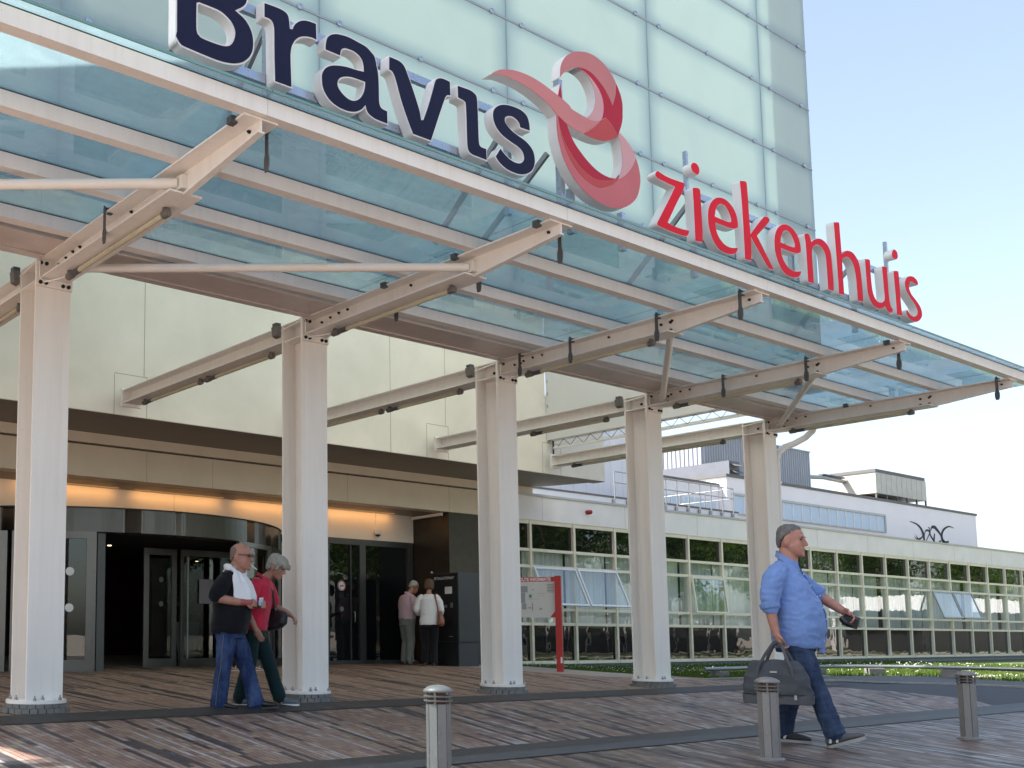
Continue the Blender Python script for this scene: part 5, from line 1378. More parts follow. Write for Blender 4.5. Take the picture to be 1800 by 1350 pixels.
M['shoe_grey'] = plain('grey_mesh_shoe', (.10, .12, .14), .7, bump=.3, bscale=200)
M['sole'] = plain('white_rubber_sole', (.62, .61, .58), .6)
M['sole_grey'] = plain('grey_rubber_sole', (.30, .29, .27), .7)

def head(mb, c, Hh, fwd, up, w=1.0, neck_to=None, neck_r=.058, nose=1.0, jaw=1.0):
    """skull, face, nose, ears and neck; c = chin-bottom reference, fwd/up unit vectors"""
    c, f, u = V(c), V(fwd).normalized(), V(up).normalized(); s = u.cross(f)
    k = Hh / .235
    P = lambda x, y, z: c + f * x * k + s * y * k * w + u * z * Hh
    lv = [(0.0, .070, .025, .022), (.03, .083, .005, .036), (.09, .089, -.02, .048), (.18, .090, -.048, .058), (.30, .089, -.072, .066), (.42, .086, -.088, .070), (.50, .082, -.096, .072),
          (.58, .086, -.100, .0735), (.66, .087, -.103, .075), (.76, .080, -.101, .0745), (.86, .062, -.090, .067), (.93, .038, -.068, .052), (.975, .012, -.042, .034), (1.0, -.006, -.022, .012)]
    ring_loft(mb, [(P((a + b) / 2, 0, z), f * (a - b) / 2 * k, s * h * k * w * (jaw if z < .35 else 1), 2.3) for z, a, b, h in lv], 24)
    # brow, nose, lips, chin, cheeks
    mb.ell(P(.080, 0, .605), .016 * k, .052 * k, .013 * k, 12, 6, Matrix((f, s, u)).transposed())
    nr = Matrix((f, s, u)).transposed()
    ring_loft(mb, [(P(.080, 0, .575), f * .012 * k, s * .010 * k, 2), (P(.094, 0, .50), f * .013 * k * nose, s * .011 * k, 2), (P(.104, 0, .42), f * .014 * k * nose, s * .014 * k, 2), (P(.108, 0, .365), f * .015 * k * nose, s * .017 * k, 2), (P(.100, 0, .325), f * .012 * k, s * .016 * k, 2)], 12)
    mb.ell(P(.088, 0, .235), .012 * k, .026 * k, .008 * k, 10, 6, nr); mb.ell(P(.086, 0, .195), .012 * k, .024 * k, .009 * k, 10, 6, nr)
    mb.ell(P(.078, 0, .07), .018 * k, .028 * k, .022 * k, 10, 6, nr)
    for sg in (-1, 1):
        mb.ell(P(.052, sg * .045, .36), .03 * k, .022 * k, .03 * k, 10, 6, nr)
        mb.ell(P(-.012, sg * .080, .46), .027 * k, .013 * k, .040 * k, 12, 8, nr @ Matrix.Rotation(sg * -.35, 3, 'Z'))
    if neck_to is not None:
        a = P(-.022, 0, .20); limb(mb, [a, a.lerp(V(neck_to), .55), V(neck_to)], [neck_r * .95, neck_r, neck_r * 1.15], 16)
    return P, nr, k
def face_bits(P, nr, k, parent, brow_mat):
    e = MB()
    for sg in (-1, 1): e.ell(P(.0765, sg * .031, .515), .009 * k, .011 * k, .0045 * k, 10, 6, nr)
    smooth_obj(e, 'eyes', M['eye'], parent)
    b = MB()
    for sg in (-1, 1): b.ell(P(.089, sg * .033, .60), .006 * k, .021 * k, .0045 * k, 10, 5, nr)
    smooth_obj(b, 'eyebrows', brow_mat, parent)
    l_ = MB(); l_.ell(P(.094, 0, .213), .0065 * k, .024 * k, .0045 * k, 10, 5, nr)
    smooth_obj(l_, 'lips', M['lip'], parent)
def hand(mb, wr, fd, pn, side, L=.185, curl=.5, spread=1.0, thumb_in=.6):
    """palm plus four separate curled fingers and a thumb. fd = finger direction, pn = palm normal (fingers curl to it), side = +1/-1 picks the thumb side"""
    wr, fd, pn = V(wr), V(fd).normalized(), V(pn).normalized(); pn = (pn - fd * pn.dot(fd)).normalized(); ac = fd.cross(pn) * side
    pl = L * .52; W_ = L * .23
    ring_loft(mb, [(wr, ac * L * .145, pn * L * .105, 2.3), (wr + fd * pl * .35, ac * W_ * .93, pn * L * .10, 2.6), (wr + fd * pl * .8, ac * W_, pn * L * .085, 2.8), (wr + fd * pl, ac * W_ * .96, pn * L * .065, 2.6)], 16)
    for i, (o, ln) in enumerate(((.72, .41), (.26, .46), (-.22, .43), (-.68, .34))):
        b = wr + fd * pl * (.95 - abs(o) * .05) + ac * W_ * o * 1.02; ln_ = ln * L; d = fd.copy() + ac * o * .10 * spread; pts = [b]; a = 0
        for j, fr in enumerate((.44, .31, .25)):
            a += curl * (1.0 + .12 * i) * (.8, 1.15, .8)[j]
            dd = (d * math.cos(a) + pn * math.sin(a)).normalized(); pts.append(pts[-1] + dd * ln_ * fr)
        limb(mb, [b - fd * L * .05] + pts, [L * .045, L * .050, L * .046, L * .042, L * .034], 10)
    tb = wr + fd * pl * .22 + ac * W_ * .75
    d1 = (fd * .72 + ac * .62 + pn * .25).normalized(); d2 = (fd * .85 + ac * (.45 - thumb_in) + pn * .55).normalized()
    limb(mb, [tb - ac * W_ * .3, tb, tb + d1 * L * .19, tb + d1 * L * .19 + d2 * L * .15, tb + d1 * L * .19 + d2 * L * .25], [L * .075, L * .073, L * .058, L * .050, L * .038], 10)
def shoe(parent, ank, toe_dir, L, mat, sole, up=(0, 0, 1), name='shoe', heel=.0, w=.048, trim=None):
    """shoe from heel to toe; ank = point on the sole under the ankle"""
    a, d, u = V(ank), V(toe_dir).normalized(), V(up).normalized(); u = (u - d * u.dot(d)).normalized(); s = u.cross(d)
    mb = MB(); B = a - d * L * .26 + u * (.022 + heel)
    P = lambda t_, z: B + d * L * t_ + u * z
    ring_loft(mb, [(P(.0, .03), s * w * .45, u * .026, 2.2), (P(.05, .036), s * w * .72, u * .034, 2.3), (P(.17, .046), s * w * .80, u * .045, 2.4), (P(.32, .046), s * w * .80, u * .045, 2.4), (P(.50, .034), s * w * .88, u * .035, 2.4), (P(.68, .025), s * w, u * .027, 2.4), (P(.84, .020), s * w * .95, u * .021, 2.3), (P(.95, .015), s * w * .7, u * .015, 2.2), (P(1.0, .010), s * w * .3, u * .008, 2)], 20)
    limb(mb, [P(.2, .05), P(.2, .10)], [w * .80, w * .78], 16, ends=False)
    o = fuse(mb, name, mat, parent, .005, 3)
    so = MB(); pr = []
    for t_, ww in ((0, .35), (.04, .65), (.15, .82), (.32, .80), (.48, .84), (.66, 1.02), (.82, .99), (.93, .75), (1.0, .35)): pr.append((t_, ww * w))
    top = [P(t_, .004) + s * q for t_, q in pr] + [P(t_, .004) - s * q for t_, q in reversed(pr)]
    bot = [q - u * (.024 + (heel if i in (0, 1, 2, len(top) - 1, len(top) - 2, len(top) - 3) else heel * .2)) for i, q in enumerate(top)]
    n = len(top); so.add(bot + top, [tuple(range(n - 1, -1, -1)), tuple(range(n, 2 * n))] + [(i, (i + 1) % n, n + (i + 1) % n, n + i) for i in range(n)])
    smooth_obj(so, 'sole', sole, o, 40)
    if trim:
        tr_ = MB()
        for i, q in enumerate((.42, .49, .56)): tr_.tube([P(q, .052 - i * .012) - s * w * .70, P(q + .01, .073 - i * .012), P(q, .052 - i * .012) + s * w * .70], .0075, 6)
        tr_.tube([P(.30, .01) + s * w * .84, P(.36, .055) + s * w * .80], .007, 6); tr_.tube([P(.30, .01) - s * w * .84, P(.36, .055) - s * w * .80], .010, 6)
        tr_.tube([P(.12, .02) - s * w * .80, P(.2, .06) - s * w * .8], .010, 6); tr_.tube([P(.12, .02) + s * w * .80, P(.2, .06) + s * w * .8], .007, 6)
        smooth_obj(tr_, 'laces', trim, o, 60)
    return o
def person(label, loc, f):
    a = math.atan2(f[1], f[0])
    o = thing('person', label, 'person', loc); o.rotation_euler = (0, 0, a)
    return o
def w2(o, p):    # local figure point -> world
    return o.location + Matrix.Rotation(o.rotation_euler.z, 3, 'Z') @ V(p)
X, Y_, Z = V((1, 0, 0)), V((0, 1, 0)), V((0, 0, 1))
def torso(mb, rows, ex=2.5):
    ring_loft(mb, [((x, y, z), V((d, 0, 0)), V((0, w_, 0)), ex) for z, x, y, d, w_ in rows], 28)

# --- man in the blue shirt --------------------------------------------------
pb = person('man striding in a blue shirt and jeans carrying a grey travel bag', (8.755, 4.51, -.135), (.28, -.96))
pb.scale = (.93, 1, 1.025)
bm_ = MB()
P, nr, k = head(bm_, (-.005, 0, 1.510), .262, (.995, -.06, -.05), (.05, 0, 1), 1.02, (-.05, 0, 1.38), .082, .95, 1.2)
limb(bm_, [(-.10, -.215, 1.36), (-.135, -.265, 1.09), (-.105, -.275, .90)], [.055, .048, .033]); limb(bm_, [(-.105, -.275, .93), (-.095, -.275, .87)], [.034, .030])
hand(bm_, (-.098, -.275, .885), (.20, .02, -1), (.75, .55, -.1), 1, .195, .75, .5, .8)
limb(bm_, [(-.02, .21, 1.36), (.145, .255, 1.20), (.325, .235, 1.075)], [.055, .050, .034])
hand(bm_, (.325, .235, 1.075), (.78, -.10, -.62), (-.25, -.75, -.6), -1, .19, .62, .6, .7)
torso(bm_, [(.85, -.01, 0, .12, .16), (1.1, 0, 0, .15, .17), (1.35, -.04, 0, .11, .17), (1.44, -.05, 0, .07, .10)])
for sg, hip, kn, an in ((-1, (-.01, -.09, .86), (.135, -.09, .475), (.27, -.10, .10)), (1, (-.01, .09, .86), (-.03, .09, .47), (-.17, .10, .11))):
    limb(bm_, [hip, kn, an], [.075, .05, .035])
fuse(bm_, 'body', M['skin_b'], pb, .006, 3)
face_bits(P, nr, k, pb, M['hair_grey'])
XK, YK = X * k, Y_ * k * 1.03
hb = MB()
ring_loft(hb, [(P(-.086, 0, .28), XK * .014, YK * .050, 2.2), (P(-.080, 0, .42), XK * .028, YK * .066, 2.3), (P(-.066, 0, .55), XK * .043, YK * .077, 2.3), (P(-.048, 0, .63), XK * .060, YK * .079, 2.3), (P(-.024, 0, .72), XK * .085, YK * .079, 2.3), (P(-.020, 0, .82), XK * .086, YK * .075, 2.3), (P(-.019, 0, .90), XK * .077, YK * .065, 2.3), (P(-.022, 0, .965), XK * .054, YK * .047, 2.2), (P(-.022, 0, 1.002), XK * .030, YK * .026, 2)], 24)
fuse(hb, 'hair', M['hair_grey'], pb, .004, 1, .005, (70, 70, 45))
M['blue_shirt'] = cloth('blue_shirt_cotton', (.155, .25, .50), .12, 12, 420, .1, bumpk=.6)
sh = MB()
torso(sh, [(.77, .005, 0, .195, .185), (.80, .01, 0, .20, .20), (.92, .022, 0, .212, .212), (1.04, .024, 0, .208, .213), (1.14, .010, 0, .188, .208), (1.24, -.022, 0, .165, .204), (1.33, -.048, 0, .142, .196), (1.40, -.062, 0, .112, .165), (1.45, -.066, 0, .086, .105), (1.475, -.062, 0, .072, .078)])
limb(sh, [(-.075, -.165, 1.375), (-.115, -.225, 1.31), (-.135, -.262, 1.17), (-.138, -.268, 1.10)], [.082, .088, .079, .073])
limb(sh, [(-.145, -.268, 1.125), (-.138, -.268, 1.085)], [.079, .078], ends=False)
limb(sh, [(-.06, .165, 1.375), (-.01, .22, 1.32), (.09, .25, 1.235), (.135, .255, 1.205)], [.082, .086, .075, .067])
limb(sh, [(.115, .255, 1.22), (.165, .253, 1.19)], [.073, .071], ends=False)
sh.hexa([(.17, -.02, .735), (.20, -.0, .735), (.195, .09, .72), (.15, .10, .74), (.20, -.05, .90), (.228, -.0, .90), (.225, .10, .90), (.18, .12, .90)])
so_ = fuse(sh, 'shirt', M['blue_shirt'], pb, .007, 3, .011, (8, 8, 9), 2.0)
co = MB()
def collar(cx, cz, rx, ry, hgt, tilt, mat, par, fl=.012):
    mb = MB(); vs = []; n = 28
    for i in range(n + 1):
        a = R(22) + (2 * math.pi - R(44)) * i / n
        dx, dy = math.cos(a), math.sin(a)
        zb = cz - tilt * dx
        for (kk, zz) in ((1.0, 0), (.90, hgt), (.96, hgt + .004), (1.06 + .12 * max(0, dx), -.004 - .028 * max(0, dx))):
            vs.append((cx + rx * kk * dx, ry * kk * dy, zb + zz))
    fs = []
    for i in range(n):
        for j in range(3): fs.append((i * 4 + j, (i + 1) * 4 + j, (i + 1) * 4 + j + 1, i * 4 + j + 1))
    mb.add(vs, fs)
    return smooth_obj(mb, 'collar', mat, par, 60)
collar(-.036, 1.462, .096, .092, .044, .055, M['blue_shirt'], so_)
pl_ = MB()
for z in (1.36, 1.27, 1.18, 1.09, 1.0, .91, .83):
    xf = pw(z, [(.77, .196), (.92, .236), (1.04, .234), (1.14, .20), (1.24, .146), (1.33, .096), (1.40, .05)]) + .006
    pl_.ell((xf, .0, z), .004, .0065, .0065, 8, 5)
for z_ in (0, 1): pl_.ell((.142 + z_ * .028, .180, 1.19 + z_ * .012 - .01), .005, .004, .006, 8, 5)
smooth_obj(pl_, 'buttons', M['dot_white'], so_)
pk = MB(); zs = [.79, .92, 1.04, 1.14, 1.24, 1.33, 1.41]
pk.tube([(pw(z, [(.77, .196), (.92, .236), (1.04, .234), (1.14, .20), (1.24, .146), (1.33, .096), (1.40, .05), (1.43, .04)]) + .003, .018, z) for z in zs], .006, 6)
smooth_obj(pk, 'placket', cloth('blue_placket', (.07, .14, .38)), so_)
M['dark_denim'] = denim('dark_denim', (.022, .035, .075), (.055, .085, .15))
tr = MB()
torso(tr, [(.74, -.01, 0, .15, .165), (.80, -.01, 0, .155, .175), (.90, -.005, 0, .15, .17), (.95, -.005, 0, .14, .16)])
limb(tr, [(.0, -.085, .83), (.075, -.092, .64), (.145, -.095, .47), (.215, -.10, .29), (.275, -.10, .125)], [.115, .105, .085, .078, .080])
limb(tr, [(.265, -.10, .15), (.285, -.10, .095)], [.084, .080], ends=False)
limb(tr, [(.0, .085, .83), (-.02, .09, .64), (-.045, .09, .47), (-.115, .10, .28), (-.165, .10, .11)], [.115, .102, .082, .076, .078])
fuse(tr, 'trousers', M['dark_denim'], pb, .008, 3, .008, (7, 7, 11), 4.0)
shoe(pb, (.30, -.10, .012), (.90, 0, .30), .30, plain('dark_grey_suede', (.085, .085, .09), .8), M['sole_grey'], trim=M['sole'], w=.052)
shoe(pb, (-.165, .10, .005), (1, .05, -.02), .30, plain('black_suede', (.03, .03, .033), .8), M['sole_grey'], trim=M['sole'], w=.052)
# travel bag in his right hand
def held(name, label, cat, person_o):
    o = thing(name, label, cat, w2(person_o, (0, 0, 0))); o.rotation_euler = person_o.rotation_euler; o.scale = person_o.scale
    return o
M['bag_grey'] = cloth('grey_bag_canvas', (.060, .064, .070), .15, 9, 300, .05)
M['bag_trim'] = cloth('grey_bag_webbing', (.085, .086, .09), .08, 20, 300, .05)
bg_ = held('travel_bag', 'grey canvas travel bag with two handles held by the man in blue', 'bag', pb)
mb = MB()
ring_loft(mb, [((-.10, -.30, .345), X * .255, Y_ * .115, 4), ((-.10, -.30, .40), X * .265, Y_ * .125, 4), ((-.10, -.30, .52), X * .25, Y_ * .118, 3.0), ((-.115, -.30, .60), X * .225, Y_ * .095, 2.6), ((-.12, -.30, .645), X * .20, Y_ * .062, 2.4), ((-.12, -.30, .665), X * .17, Y_ * .030, 2.2)], 32)
bag_body = fuse(mb, 'bag_body', M['bag_grey'], bg_, .007, 3, .020, (4.5, 4.5, 5), 1.0)
mb = MB(); ring_loft(mb, [((-.10, -.30, .335), X * .258, Y_ * .122, 4.5), ((-.10, -.30, .34), X * .268, Y_ * .132, 4.5), ((-.10, -.30, .40), X * .272, Y_ * .136, 4.5), ((-.10, -.30, .404), X * .266, Y_ * .130, 4.5)], 36)
smooth_obj(mb, 'bag_base', M['bag_trim'], bg_, 40)
mb = MB(); mb.tube([(-.10 + .275 * q, -.30 - .139 * math.sqrt(max(0, 1 - abs(q) ** 4.5)), .41) for q in [i / 10 - 1 for i in range(21)]], .005, 6); smooth_obj(mb, 'zip', M['black_print'], bg_)
mb = MB(); mb.box(.055, .075, -.445, -.435, .375, .41); smooth_obj(mb, 'zip_pull', M['galv'], bg_)
for yy in (-.405, -.20):
    mb = MB(); pts = [(-.235, yy, .545), (-.222, yy, .62), (-.18, lerp(yy, -.275, .3), .71), (-.125, lerp(yy, -.275, .75), .80), (-.092, -.275 + (yy + .30) * .10, .815), (-.058, lerp(yy, -.275, .75), .80), (-.01, lerp(yy, -.275, .3), .70), (.03, yy, .62), (.045, yy, .545)]
    for a, b in zip(pts, pts[1:]): mb.bar(a, b, .034, .008, up=(0, 1, 0) if False else (1, 0, .2))
    mb.tube(pts, .013, 8); smooth_obj(mb, 'handle', M['bag_trim'], bg_, 50)
MB_l = MB().box(-.13, -.075, -.424, -.420, .578, .592); smooth_obj(MB_l, 'maker_label', M['galv'], bg_)
wl_ = held('wallet', 'black wallet in the forward hand of the man in blue', 'wallet', pb)
mb = MB(); mb.obox((.395, .205, .985), V((.058, 0, -.02)), V((.004, .016, .010)), V((.012, -.006, .036))); o_ = smooth_obj(mb, 'wallet_body', M['shoe_black'], wl_)
mb = MB(); limb(mb, [(.335, .20, 1.0), (.365, .202, .975), (.395, .205, .955)], [.030, .032, .024]); fuse(mb, 'flap', M['shoe_black'], wl_, .006, 2)

# --- bald man with cigarette ---------------------------------------------------
pm_ = person('bald man with glasses and a white towel walking in jeans and black shirt', (6.15, 9.015, -.045), (.60, -.80))
bm_ = MB()
P, nr, k = head(bm_, (.115, 0, 1.470), .275, (.98, -.10, -.10), (.10, 0, 1), 1.06, (.055, 0, 1.37), .086, .9, 1.22)
limb(bm_, [(.0, -.20, 1.33), (-.075, -.262, 1.175), (.135, -.19, 1.125), (.225, -.115, 1.12)], [.050, .052, .042, .032])
hand(bm_, (.215, -.125, 1.12), (.85, .45, -.05), (.1, .9, -.25), -1, .185, .85, .5, .6)
limb(bm_, [(.05, .215, 1.37), (.10, .265, 1.18), (.26, .14, 1.10), (.31, .065, 1.10)], [.056, .050, .042, .032])
hand(bm_, (.30, .075, 1.10), (.80, -.55, .02), (-.2, -.9, -.1), 1, .185, .9, .5, .7)
torso(bm_, [(.84, 0, 0, .11, .15), (1.1, .02, 0, .13, .16), (1.35, .035, 0, .11, .165), (1.43, .05, 0, .07, .10)])
for hip, kn, an in (((0, -.09, .85), (-.025, -.10, .46), (-.09, -.10, .10)), ((0, .09, .85), (.145, .10, .46), (.25, .10, .10))): limb(bm_, [hip, kn, an], [.075, .05, .035])
fuse(bm_, 'body', M['skin_b'], pm_, .007, 3)
face_bits(P, nr, k, pm_, M['hair_stub'])
rc = MB(); limb(rc, [(.165, -.17, 1.122), (.215, -.122, 1.12), (.25, -.10, 1.118)], [.040, .037, .040]); fuse(rc, 'flushed_wrist', M['skin_red'], pm_, .006, 2)
XK, YK = X * k, Y_ * k * 1.06
hb = MB(); ring_loft(hb, [(P(-.080, 0, .30), XK * .024, YK * .058, 2.2), (P(-.066, 0, .44), XK * .040, YK * .074, 2.3), (P(-.056, 0, .58), XK * .052, YK * .080, 2.3), (P(-.052, 0, .70), XK * .058, YK * .081, 2.3), (P(-.060, 0, .80), XK * .045, YK * .074, 2.2), (P(-.07, 0, .86), XK * .02, YK * .05, 2)], 22)
fuse(hb, 'hair', M['hair_stub'], pm_, .006, 2)
gs = MB()
for sg in (-1, 1):
    ctr = P(.098, sg * .034, .53); gs.tube([ctr + nr @ V((0, .024 * math.cos(a) , .015 * math.sin(a))) for a in [2 * math.pi * i / 16 for i in range(17)]], .0032, 6, cap=False)
    gs.tube([P(.094, sg * .058, .545), P(.06, sg * .079, .55), P(-.01, sg * .083, .53)], .0035, 6)
gs.tube([P(.098, -.011, .545), P(.101, 0, .55), P(.098, .011, .545)], .0025, 6)
smooth_obj(gs, 'glasses', M['black_print'], pm_)
M['black_tee'] = cloth('black_tshirt', (.0045, .005, .008), .2, 12, 400, .1)
sh = MB()
torso(sh, [(.80, -.01, 0, .185, .19), (.84, -.008, 0, .19, .20), (.96, .015, 0, .195, .205), (1.08, .03, 0, .192, .203), (1.20, .03, 0, .172, .20), (1.31, .03, 0, .147, .198), (1.385, .032, 0, .115, .165), (1.43, .04, 0, .092, .115), (1.465, .047, 0, .082, .088)])
limb(sh, [(.025, -.165, 1.37), (-.01, -.222, 1.30), (-.055, -.252, 1.215), (-.065, -.257, 1.195)], [.082, .088, .080, .078]); limb(sh, [(.05, .165, 1.37), (.08, .222, 1.30), (.098, .25, 1.22)], [.082, .086, .080])
sh_o = fuse(sh, 'tshirt', M['black_tee'], pm_, .008, 3, .009, (8, 8, 8), 7.0)
st2 = MB()
for i, (z, col_) in enumerate(((1.245, 0), (1.225, 0), (1.19, 1), (1.165, 1))):
    st2.cur = col_; st2.tube([(.13 - .006 * i, -.178, z - .01), (.165, -.155, z + .008)], .0065, 6)
me = st2.mesh('sleeve_stripes', [plain('amber_stripe', (.45, .24, .05), .7), M['dot_white']]); o_ = bpy.data.objects.new('sleeve_stripes', me); COL.objects.link(o_); o_.parent = sh_o
M['blue_denim'] = denim('faded_blue_denim', (.018, .032, .095), (.065, .105, .22))
tr = MB(); torso(tr, [(.75, 0, 0, .145, .165), (.84, 0, 0, .15, .175), (.93, .005, 0, .14, .16)])
limb(tr, [(.0, -.09, .82), (-.015, -.10, .64), (-.03, -.10, .47), (-.065, -.10, .25), (-.085, -.10, .07)], [.105, .10, .082, .082, .088]); limb(tr, [(-.08, -.10, .11), (-.087, -.10, .045)], [.088, .094], ends=False)
limb(tr, [(.01, .09, .82), (.085, .095, .64), (.145, .10, .47), (.205, .10, .26), (.255, .10, .08)], [.105, .10, .082, .082, .088]); limb(tr, [(.24, .10, .12), (.262, .10, .05)], [.089, .095], ends=False)
tr_o = fuse(tr, 'jeans', M['blue_denim'], pm_, .008, 3, .007, (7, 7, 10), 3.0)
sm2 = MB()
for pts in ([(.0, -.192, .80), (-.02, -.20, .64), (-.035, -.184, .47), (-.07, -.186, .25), (-.085, -.20, .07)],): sm2.tube(pts, .004, 5)
smooth_obj(sm2, 'seam_stitching', plain('tan_stitching', (.13, .115, .10), .8), tr_o)
shoe(pm_, (-.09, -.10, .0), (1, -.05, 0), .29, M['shoe_black'], M['shoe_black'], heel=.012); shoe(pm_, (.285, .10, .0), (1, .03, .10), .30, M['shoe_black'], M['shoe_black'], heel=.012)
# towel over the shoulder and chest
tw = held('towel', 'white towel draped over the shoulder and chest of the bald man', 'towel', pm_)
t = NT('white_terry'); p = t.obj(); M['towel'] = t.done(t.bsdf((.74, .74, .76), .9, 0, .1, t.bump(t.noise(p, 14, 4), .5, .012), **{'Sheen Weight': .3}))
mb = MB(); nu, nv = 22, 34; vs = []; fs = []
def towel_pt(u, v):
    # v runs from behind the neck over the near shoulder down to the chest hem; u spans the width
    z = pw(v, [(0, 1.44), (.12, 1.50), (.25, 1.49), (.4, 1.39), (.7, 1.24), (1, 1.115)])
    wd = pw(v, [(0, .05), (.15, .06), (.3, .09), (.55, .14), (.8, .155), (1, .13)])
    yc = pw(v, [(0, -.06), (.2, -.075), (.4, -.09), (.7, -.06), (1, -.07)])
    y = yc + (u - .5) * 2 * wd + .02 * v * math.sin(u * 9)
    xs = pw(z, [(1.08, .262), (1.20, .252), (1.31, .215), (1.385, .170), (1.43, .135), (1.48, .05)])
    rr = min(.98, abs(y) / .205)
    xsurf = .03 + (xs - .03) * (1 - rr ** 2.6) ** (1 / 2.6)
    if v < .25: xsurf = pw(v, [(0, -.05), (.12, -.01), (.25, .10)])
    return V((xsurf + .016 + .014 * math.sin(u * 15 + v * 3) * min(1, v * 2), y, z - (.05 * (u - .3) if v > .85 else 0) + .02 * math.sin(u * 7) * (v > .5)))
for j in range(nv + 1):
    for i in range(nu + 1): vs.append(towel_pt(i / nu, j / nv))
for j in range(nv):
    for i in range(nu): a = j * (nu + 1) + i; fs.append((a, a + 1, a + nu + 2, a + nu + 1))
n0 = len(vs); vs2 = [q - V((.014, 0, 0)) for q in vs]; fs2 = [tuple(n0 + i for i in reversed(q)) for q in fs]
bd = []
for i in range(nu): bd.append((i, i + 1)); bd.append((nv * (nu + 1) + i + 1, nv * (nu + 1) + i))
for j in range(nv): bd.append(((j + 1) * (nu + 1), j * (nu + 1))); bd.append((j * (nu + 1) + nu, (j + 1) * (nu + 1) + nu))
mb.add(vs + vs2, fs + fs2 + [(b, a, n0 + a, n0 + b) for a, b in bd]); smooth_obj(mb, 'towel_front', M['towel'], tw, 70)
mb = MB(); limb(mb, [(.15, .045, 1.42), (.12, .095, 1.46), (.05, .112, 1.485), (-.02, .07, 1.50), (-.035, -.02, 1.50), (.02, -.105, 1.485), (.08, -.12, 1.45)], [.022, .032, .034, .032, .032, .036, .030]); fuse(mb, 'towel_roll', M['towel'], tw, .007, 2, .004, (30, 30, 30))
cg = held('cigarette', 'white cigarette between the lips of the bald man', 'cigarette', pm_)
mb = MB(); a_ = P(.097, -.012, .215); d_ = (nr @ V((.85, -.05, -.50))).normalized(); mb.tube([a_, a_ + d_ * .028], .0052, 8); smooth_obj(mb, 'filter', plain('cigarette_filter', (.62, .55, .45), .8), cg)
mb = MB(); mb.tube([a_ + d_ * .028, a_ + d_ * .095], .0055, 8); smooth_obj(mb, 'paper', M['sole'], cg)
ck = held('cigarette_pack', 'small crumpled blue and white pack in the hands of the bald man', 'pack', pm_)
mb = MB(); mb.obox((.345, -.022, 1.125), V((.020, .01, 0)), V((-.004, .012, .004)), V((.004, 0, .032))); smooth_obj(mb, 'pack_body', cloth('blue_white_print', (.30, .36, .50), .6, 40), ck)
mb = MB(); mb.obox((.349, -.020, 1.163), V((.018, .009, 0)), V((-.003, .010, .002)), V((.003, 0, .007))); smooth_obj(mb, 'flap', M['sole'], ck)

# --- woman in red polo ----------------------------------------------------------
pw_ = person('grey haired woman in a red polo shirt leaning forward with a black shoulder bag', (6.60, 9.15, -.02), (.62, -.785))
pw_.scale = (1, 1, 1.03)
bm_ = MB()
P, nr, k = head(bm_, (.175, 0, 1.345), .232, (.88, -.12, -.42), (.42, -.02, .9), .98, (.05, 0, 1.30), .052, 1.0, .95)
limb(bm_, [(.02, -.185, 1.27), (-.06, -.24, 1.03), (.02, -.245, .86), (.06, -.24, .78)], [.046, .040, .033, .027]); hand(bm_, (.055, -.24, .80), (.45, .02, -.9), (.2, .9, .1), -1, .175, .35, .7, .5)
limb(bm_, [(.06, .185, 1.27), (.13, .235, 1.05), (.26, .20, .985), (.325, .16, .95)], [.046, .040, .033, .027]); hand(bm_, (.315, .165, .955), (.80, -.35, -.45), (-.3, -.3, -.9), 1, .175, .55, .6, .6)
torso(bm_, [(.80, -.05, 0, .10, .14), (1.0, -.02, 0, .11, .14), (1.22, .05, 0, .10, .15), (1.30, .06, 0, .07, .10)])
for hip, kn, an in (((-.05, -.085, .80), (-.05, -.09, .44), (-.17, -.09, .10)), ((-.05, .085, .80), (.11, .09, .44), (.23, .09, .10))): limb(bm_, [hip, kn, an], [.075, .048, .033])
fuse(bm_, 'body', M['skin_c'], pw_, .007, 3)
face_bits(P, nr, k, pw_, M['hair_grey'])
hb = MB(); Uf, Us = nr @ X, nr @ Y_
ring_loft(hb, [(P(-.080, 0, .22), Uf * .03, Us * .062, 2.2), (P(-.066, 0, .36), Uf * .05, Us * .080, 2.3), (P(-.048, 0, .52), Uf * .070, Us * .090, 2.4), (P(-.012, 0, .63), Uf * .112, Us * .094, 2.5), (P(-.006, 0, .76), Uf * .116, Us * .093, 2.4), (P(-.010, 0, .90), Uf * .104, Us * .083, 2.3), (P(-.012, 0, 1.0), Uf * .080, Us * .062, 2.2), (P(-.012, 0, 1.055), Uf * .045, Us * .034, 2)], 26)
for sg in (-1, 1): hb.ell(P(.035, sg * .078, .50), .018, .012, .035, 10, 6, nr)
for q in range(-5, 6): limb(hb, [P(.098, q * .015, .74), P(.110, q * .0155, .62), P(.106, q * .016, .585 - .01 * (q % 2))], [.014, .010, .004], 8)
fuse(hb, 'hair', M['hair_silver'], pw_, .006, 1, .006, (55, 55, 22), 1.0)
ea = MB(); ea.ell(P(-.008, -.086, .30), .006, .006, .006); smooth_obj(ea, 'earring', M['galv'], pw_)
M['red_polo'] = cloth('red_polo_cotton', (.50, .022, .055), .12, 12, 420, .2)
sh = MB(); torso(sh, [(.785, -.055, 0, .145, .17), (.83, -.05, 0, .15, .18), (.95, -.03, 0, .148, .178), (1.07, .005, 0, .145, .178), (1.17, .035, 0, .135, .178), (1.25, .05, 0, .112, .168), (1.305, .06, 0, .086, .12), (1.335, .068, 0, .066, .075)])
limb(sh, [(.03, -.15, 1.265), (.0, -.205, 1.19), (-.045, -.232, 1.085), (-.052, -.235, 1.07)], [.072, .076, .069, .068]); limb(sh, [(.06, .15, 1.265), (.09, .20, 1.18), (.122, .225, 1.09)], [.072, .076, .068])
sh_o = fuse(sh, 'polo_shirt', M['red_polo'], pw_, .008, 3, .009, (8, 8, 8), 9.0)
